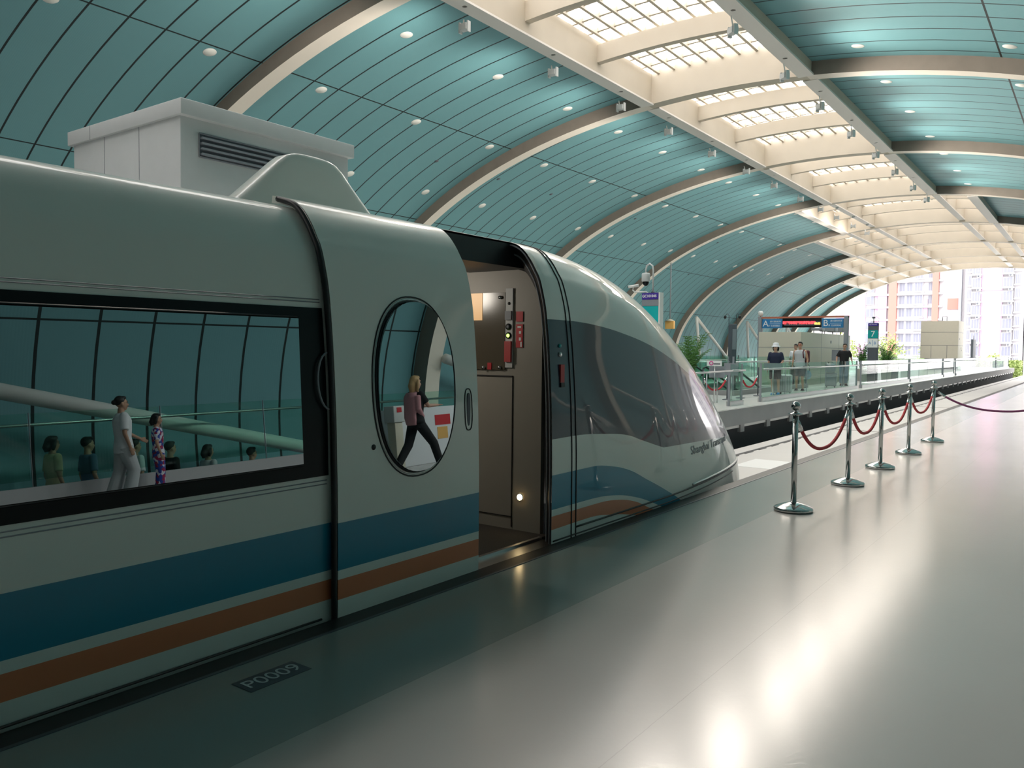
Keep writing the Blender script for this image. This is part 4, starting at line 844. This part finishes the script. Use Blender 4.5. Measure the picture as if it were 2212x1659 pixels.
def hand(mb, w, e, side, curl=.5):
    w = Vector(w); d = (w-Vector(e)).normalized(); f = Vector((0, -1, 0)); f = (f-d*f.dot(d)).normalized(); n = d.cross(f)
    Mx = Matrix((f, n, d)).transposed(); mb.ell(w+d*.045, (.036, .017, .052), 0, 12, 8, Mx)
    inw = -side*Vector((1, 0, 0)); inw = (inw-d*inw.dot(d)).normalized()
    for i, (off, L) in enumerate(((-.027, .062), (-.009, .075), (.009, .078), (.027, .068))):
        b = w+d*.085+f*off; m_ = b+d*L*.55+inw*L*.2*curl; t = m_+d*L*.45*(1-curl)+inw*L*.5*curl+f*off*.1
        mb.tube([b-d*.02, b, m_, t], [.009, .0088, .0082, .007], 8); mb.ell(t, (.007, .007, .007), 0, 8, 6)
    b = w+d*.03+f*.03; m_ = b+d*.03+f*.022; t = m_+d*.03+inw*.012; mb.tube([b-f*.015, b, m_, t], [.011, .0105, .0095, .0075], 8)
def person(loc, rz, h, label, skin='skin', pose=None, top=None, sleeve=.5, bottom=None, legcut=.1, hair='short', hairm='hair', hat=None, shoe='shoe', vox=.0105, yaw=0, lean=0, girth=1, loose=1.0, group=None):
    t = empty('person', loc, rz); tag(t, label, 'person', group); s = h/1.75; t.scale = (s, s, s); q = dict(STD); q.update(pose or {})
    L = Vector((0, -lean, 0)); up = lambda z: Vector((0, -lean*max(0, z-.95)/.5, 0))
    tors = [((0, .0, .84), .13, .10), ((0, 0, .92), .165, .115), ((0, 0, 1.06), .138, .097), ((0, 0, 1.2), .152, .108), ((0, 0, 1.34), .172, .112), ((0, 0, 1.42), .16, .092), ((0, 0, 1.46), .10, .07), ((0, 0, 1.485), .058, .055)]
    tors = [((c[0], c[1]-lean*max(0, c[2]-.95)/.5, c[2]), rx*girth, ry*girth) for c, rx, ry in tors]
    sh = {k: Vector((sx_*.178, 0, 1.42))+up(1.42) for k, sx_ in (('L', 1), ('R', -1))}; hp = {'L': Vector((.088, 0, .90)), 'R': Vector((-.088, 0, .90))}
    for k in ('eL', 'wL', 'eR', 'wR'): q[k] = Vector(q[k])
    hd = Vector((0, -.015, 1.635))+up(1.6)*1.15; Ry = Matrix.Rotation(yaw, 3, 'Z'); H = lambda x, y, z: hd+Ry @ Vector((x, y, z))
    b = MB(); loft(b, tors); b.tube([Vector((0, .01, 1.44))+up(1.44), Vector((0, 0, 1.56))+up(1.56)], [.058, .052], 14)
    for k, sd in (('L', 1), ('R', -1)):
        limb(b, [sh[k], q['e'+k], q['w'+k]], [.050, .038, .026]); hand(b, q['w'+k], q['e'+k], sd)
        limb(b, [hp[k], q['k'+k], q['a'+k]], [.088, .056, .036])
        a = Vector(q['a'+k]); b.ell(a+Vector((0, -.065, -.045)), (.044, .125, .034), 0, 14, 8)
    # head: skull, face, jaw, nose, ears, lips
    b.ell(H(0, .012, .03), (.076, .094, .098), 0, 20, 14); b.ell(H(0, -.022, -.025), (.062, .068, .088), 0, 18, 12); b.ell(H(0, -.045, -.088), (.032, .034, .026), 0, 12, 8)
    b.tube([H(0, -.088, .012), H(0, -.105, -.028), H(0, -.088, -.034)], [.008, .014, .01], 8)
    for sd in (-1, 1):
        b.ell(H(sd*.078, .008, -.005), (.010, .020, .032), 0, 10, 8); b.ell(H(sd*.033, -.078, -.028), (.022, .012, .02), 0, 8, 6)
    b.ell(H(0, -.076, .035), (.055, .02, .014), 0, 12, 6); b.ell(H(0, -.083, -.058), (.024, .010, .010), 0, 10, 6)
    body = remesh(b, 'body', M[skin], vox, t)
    for sd in (-1, 1):
        MB().ell(H(sd*.030, -.083, .010), (.013, .006, .007), 0, 10, 6).build('eye', M['eye'], t)
        MB().tube([H(sd*.015, -.091, .036), H(sd*.032, -.089, .041), H(sd*.050, -.076, .035)], .0045, 6).build('eyebrow', M[hairm], t)
    MB().tube([H(-.022, -.088, -.056), H(0, -.096, -.055), H(.022, -.088, -.056)], .0048, 6).build('mouth', M['lip'], t)
    # clothing
    if top:
        c = MB(); bot = .80 if top[1] == 'long' else .88; g = 1.13*loose
        tt = [((tors[0][0][0], tors[0][0][1], bot), .155*girth, .12*girth)]+tors[1:-1]+[((tors[-1][0][0], tors[-1][0][1], 1.475), .072/1.13, .066/1.13)]
        loft(c, tt, 24, g)
        for k in 'LR':
            if sleeve > 0:
                e = sh[k].lerp(q['e'+k], min(1, sleeve*2) if sleeve < .5 else 1) if sleeve <= .5 else q['e'+k]
                pts = [sh[k], sh[k].lerp(q['e'+k], min(1, sleeve/.5*.8))]; rs = [.064*loose, .062*loose]
                if sleeve > .6: pts = [sh[k], q['e'+k], q['w'+k]]; rs = [.066*loose, .052*loose, .042*loose]
                c.tube(pts, rs, 14); c.ell(sh[k], (.064*loose,)*3, 0, 12, 8)
        remesh(c, top[2] if len(top) > 2 else 'shirt', M[top[0]], .013, t)
    if bottom:
        c = MB(); loft(c, [((0, 0, .80), .15*girth, .12*girth), ((0, 0, .90), .172*girth, .128*girth), ((0, 0, 1.0), .155*girth, .112*girth)], 20)
        for k in 'LR':
            kn = Vector(q['k'+k]); an = Vector(q['a'+k]); wd = bottom[1]
            if legcut > .4: e = hp[k].lerp(kn, (.9-legcut)/.4); c.tube([hp[k], e], [.10*wd, .092*wd], 14)
            else: c.tube([hp[k], kn, kn.lerp(an, (1-legcut)*1.0)], [.10*wd, .078*wd, .062*wd**2], 14); c.ell(kn, (.078*wd,)*3, 0, 12, 8)
        remesh(c, bottom[2], M[bottom[0]], .013, t)
    for k in 'LR':
        a = Vector(q['a'+k]); MB().ell(a+Vector((0, -.062, -.045)), (.05, .138, .040), 0, 14, 8).rbox(a.x-.047, a.x+.047, a.y-.19, a.y+.065, a.z-.079, a.z-.055, .01).build('shoe', M[shoe], t)
    # hair
    c = MB(); c.ell(H(0, .028, .048), (.084, .096, .096), 0, 18, 12)
    if hair == 'short': c.ell(H(0, -.03, .105), (.062, .055, .035), 0, 14, 8)
    if hair == 'bun': c.ell(H(0, .12, .03), (.045, .045, .045), 0, 12, 8); c.ell(H(0, -.02, .10), (.066, .06, .036), 0, 14, 8)
    if hair in ('long', 'bob'):
        c.ell(H(0, -.02, .10), (.068, .062, .038), 0, 14, 8)
        for sd in (-1, 1): c.tube([H(sd*.07, .0, .06), H(sd*.085, .02, -.03), H(sd*.075, .04, -.10 if hair == 'bob' else -.17)], [.03, .034, .024], 10)
        c.tube([H(0, .07, .05), H(0, .10, -.05), H(0, .09, -.12 if hair == 'bob' else -.24)], [.06, .068, .045], 12)
    if hat: pass
    remesh(c, 'hair', M[hairm], .010, t)
    if hat:
        MB().lathe([(.150, .035), (.148, .045), (.098, .085), (.096, .13), (.085, .165), (.04, .18), (.001, .181)], tuple(H(0, .01, .0)), 32).lathe([(.14, .03), (.150, .035)], tuple(H(0, .01, 0)), 32).build('bucket_hat', M[hat], t)
    return t
def suitcase(loc, rz, w, h_, d, label, mat):
    t = empty('suitcase', loc, rz); tag(t, label, 'suitcase')
    MB().rbox(-w/2, w/2, -d/2, d/2, .05, h_, .04).build('shell', M[mat], t)
    rb = MB()
    for i in range(5): rb.box(-w*.36+i*w*.18-.008, -w*.36+i*w*.18+.008, -d/2-.004, -d/2+.01, .12, h_-.07)
    rb.build('ribbing', M['mgrey'], t)
    for a in (-1, 1):
        for b_ in (-1, 1): MB().tube([(a*w*.36-.012, b_*d*.3, .028), (a*w*.36+.012, b_*d*.3, .028)], .027, 12).build('wheel', M['black'], t)
    MB().tube([(-.09, d*.3, h_-.02), (-.09, d*.3, h_+.32), (.09, d*.3, h_+.32), (.09, d*.3, h_-.02)], .010, 8).build('handle', M['brush'], t); return t
# the couple and companions on the island platform
person((-8.83, 26.9, 0), rad(8), 1.68, 'woman in a white bucket hat, navy shirt and black shorts beside a suitcase', 'skinw', dict(kR=(-.08, -.09, .50), aR=(-.07, -.02, .08), kL=(.10, .04, .50), aL=(.10, .14, .09), eL=(.25, .0, 1.16), wL=(.16, -.2, 1.02)), ('navy', 'short', 'navy_shirt'), .5, ('blackc', 1.12, 'shorts'), .55, 'bob', hat='wcloth', yaw=rad(-12), girth=1.05, loose=1.12)
p_ = person((-9.15, 30.65, 0), rad(4), 1.80, 'man in a white sleeveless shirt and dark shorts wearing a backpack', 'skin', dict(eL=(.26, .04, 1.13), wL=(.27, -.08, .93), kL=(.11, -.06, .50), aL=(.12, .03, .08)), ('palegrey', 'long', 'sleeveless_shirt'), 0, ('gcloth', 1.15, 'shorts'), .52, 'short', shoe='blackc', loose=1.1)
MB().rbox(-.02, .28, .13, .36, 1.0, 1.46, .06).build('backpack', M['maroon'], p_); MB().tube([(.13, .14, 1.44), (.13, -.02, 1.49), (.13, -.13, 1.38), (.15, -.12, 1.2), (.16, .12, 1.08)], .02, 8, flat=.4).build('backpack_strap', M['maroon'], p_)
MB().tube([(-.05, -.115, 1.655), (0, -.118, 1.65), (.05, -.115, 1.655)], .006, 6).build('glasses', M['red'], p_)
person((-10.25, 33.75, 0), rad(0), 1.74, 'man in a white open collar shirt half hidden behind the couple', 'skin', {}, ('wcloth', 'short', 'white_shirt'), .5, ('gcloth', 1.05, 'trousers'), .05, 'short', shoe='blackc')
person((-9.05, 36.6, 0), rad(25), 1.80, 'man in a black polo shirt and blue jeans leaning slightly forward', 'skin', dict(eL=(.29, .03, 1.16), wL=(.31, -.1, .93), eR=(-.3, -.03, 1.17), wR=(-.33, -.18, .96)), ('blackc', 'short', 'polo_shirt'), .5, ('denim', 1.0, 'jeans'), .03, 'short', shoe='blackc', yaw=rad(-20), lean=.05, girth=1.1)
suitcase((-8.75, 27.75, 0), rad(10), .42, .66, .26, 'ribbed silver suitcase standing between the woman and the man', 'silver')
suitcase((-8.98, 27.35, 0), rad(10), .16, .60, .24, 'narrow silver suitcase close beside the woman in the hat', 'silver')
suitcase((-8.98, 34.3, 0), rad(20), .42, .60, .28, 'dark grey suitcase standing left of the man in the polo shirt', 'mgrey')
t = empty('travel_bag', (-8.98, 34.22, .615), rad(20)); tag(t, 'greyish green bag piled on top of the dark grey suitcase', 'bag'); MB().rbox(-.19, .19, -.12, .08, 0, .36, .06).build('bag_body', M['mgrey'], t); MB().tube([(-.1, 0, .34), (-.07, 0, .42), (.07, 0, .42), (.1, 0, .36)], .012, 8).build('bag_handle', M['black'], t)
t = empty('shoulder_bag', (-8.95, 31.0, .42), rad(10)); tag(t, 'pale blue bag hanging low beside the man in the sleeveless shirt', 'bag'); MB().ell((0, 0, .16), (.13, .07, .17), 0, 18, 12).build('bag_body', P('pale_blue_cloth', (.25, .38, .48), .8), t); MB().tube([(-.06, 0, .30), (-.10, 0, .50), (0, 0, .56), (.05, 0, .50), (.06, 0, .3)], .012, 8).build('bag_strap', M['dgrey'], t)
# people reflected in the train windows, on our own platform
q_ = person((5.75, 6.5, 0), rad(-165), 1.60, 'walking person in white t-shirt and pale wide trousers, reflected in the train window', 'skin', dict(eR=(-.26, -.1, 1.15), wR=(-.22, -.32, 1.02), kL=(.10, -.12, .50), aL=(.10, -.02, .1), kR=(-.1, .06, .5), aR=(-.1, .2, .1)), ('wcloth', 'long', 'white_tshirt'), .5, ('palegrey', 1.35, 'wide_trousers'), .0, 'bun', shoe='wcloth', loose=1.18)
person((5.9, 7.15, 0), rad(-150), 1.30, 'person in a red white and blue patterned outfit beside the white t-shirt walker', 'skin', {}, ('floral', 'long', 'patterned_top'), .5, ('floral', 1.3, 'patterned_trousers'), .03, 'bob', shoe='blackc', vox=.014)
bl = person((3.0, 10.1, 0), rad(178), 1.62, 'blond woman striding in black trousers with a pink jacket over her shoulders', 'skinw', dict(kL=(.09, -.30, .50), aL=(.10, -.42, .10), kR=(-.09, .14, .50), aR=(-.10, .42, .12), eL=(.2, -.16, 1.2), wL=(.14, -.42, 1.2), eR=(-.2, -.16, 1.2), wR=(-.14, -.42, 1.2)), ('blackc', 'short', 'black_top'), .45, ('blackc', 1.08, 'black_trousers'), .03, 'long', 'blond', shoe='blackc', girth=1.12, lean=.03)
bl.rotation_euler.z = rad(-168)
c = MB(); loft(c, [((0, .10, .86), .15, .06), ((0, .12, 1.0), .17, .07), ((0, .11, 1.2), .17, .07), ((0, .09, 1.38), .18, .08), ((0, .05, 1.46), .14, .08)], 20); c.tube([(.18, .05, 1.4), (.2, .06, 1.15), (.12, -.08, 1.0)], [.06, .055, .04], 10); remesh(c, 'pink_jacket', M['pinkc'], .013, bl)
# stairwell on our platform with people going down
o = MB().box(6.3, 6.42, -3, 15.9, 0, .34).build('stair_kerb', M['bwhite']); tag(o, 'white stairwell kerb beside our platform, reflected in the window', 'kerb')
balus('glass_balustrade', 6.36, -2.9, 15.8, 'glass railing on the white kerb, reflected in the window', np_=9, shoe=False).location.z = .34
t = empty('escalator', (7.05, 0, 0)); tag(t, 'escalator on our platform going down, seen only in the window reflection', 'escalator')
mb = MB()
for k in range(30): mb.box(-.4, .4, k*.42, k*.42+.43, -2.19, -.3-.062*k)
mb.build('steps', M['lgrey'], t); MB().tube([(-.46, -1, .7), (-.46, 13, -1.2)], .035, 8).build('handrail', M['black'], t)
for i, (y, z, tp, l_, hr) in enumerate(((6.0, -.86, 'yellowc', 'person in a cream top on the platform escalator', 'bob'), (6.55, -.92, 'bluec', 'person in a blue top on the platform escalator', 'short'), (7.35, -1.02, 'wcloth', 'person in white top behind the t-shirt walker on the escalator', 'bun'), (8.0, -1.12, 'blackc', 'person in a dark jacket on the platform escalator', 'short'), (8.75, -1.24, 'palegrey', 'person in a pale blouse with a lime bag on the escalator', 'bob'), (9.7, -1.38, 'wcloth', 'person in a white shirt with a dark backpack on the escalator', 'short'))):
    pp = person((7.0, y, z+.22), rad(180), 1.7, l_+', seen reflected', 'skin', {}, (tp, 'short'), .5, ('gcloth', 1.1, 'trousers'), .03, hr, shoe='blackc', vox=.016)
    if i == 4: MB().rbox(.18, .36, -.1, .1, .55, .85, .04).build('lime_bag', M['lime'], pp)
    if i == 5: MB().rbox(-.15, .15, .12, .28, 1.0, 1.42, .05).build('backpack', M['gcloth'], pp)
# equipment box with notices, seen in the oval pane reflection
t = empty('barrier_wall', (4.3, 12.1, 0), rad(0)); tag(t, 'white cabinet wall with red and orange notices, seen in the oval pane', 'cabinet')
MB().rbox(-.25, .25, -1.3, 1.3, 0, 1.08, .01).build('cabinet', M['wcloth'], t); MB().box(-.256, -.25, -.35, .1, .72, .92).build('red_notice', M['red'], t); MB().box(-.256, -.25, -.3, .0, .45, .68).build('orange_notice', M['orange'], t)
t = empty('control_post', (3.95, 10.55, 0)); tag(t, 'grey control box on a beige post, seen in the oval pane reflection', 'control box')
MB().rbox(-.1, .1, -.1, .1, 0, .85, .01).build('post', M['beige'], t); MB().rbox(-.13, .13, -.14, .14, .85, 1.15, .015).build('box', M['lgrey'], t); MB().box(-.136, -.13, -.06, .06, 1.03, 1.12).build('red_label', M['red'], t)
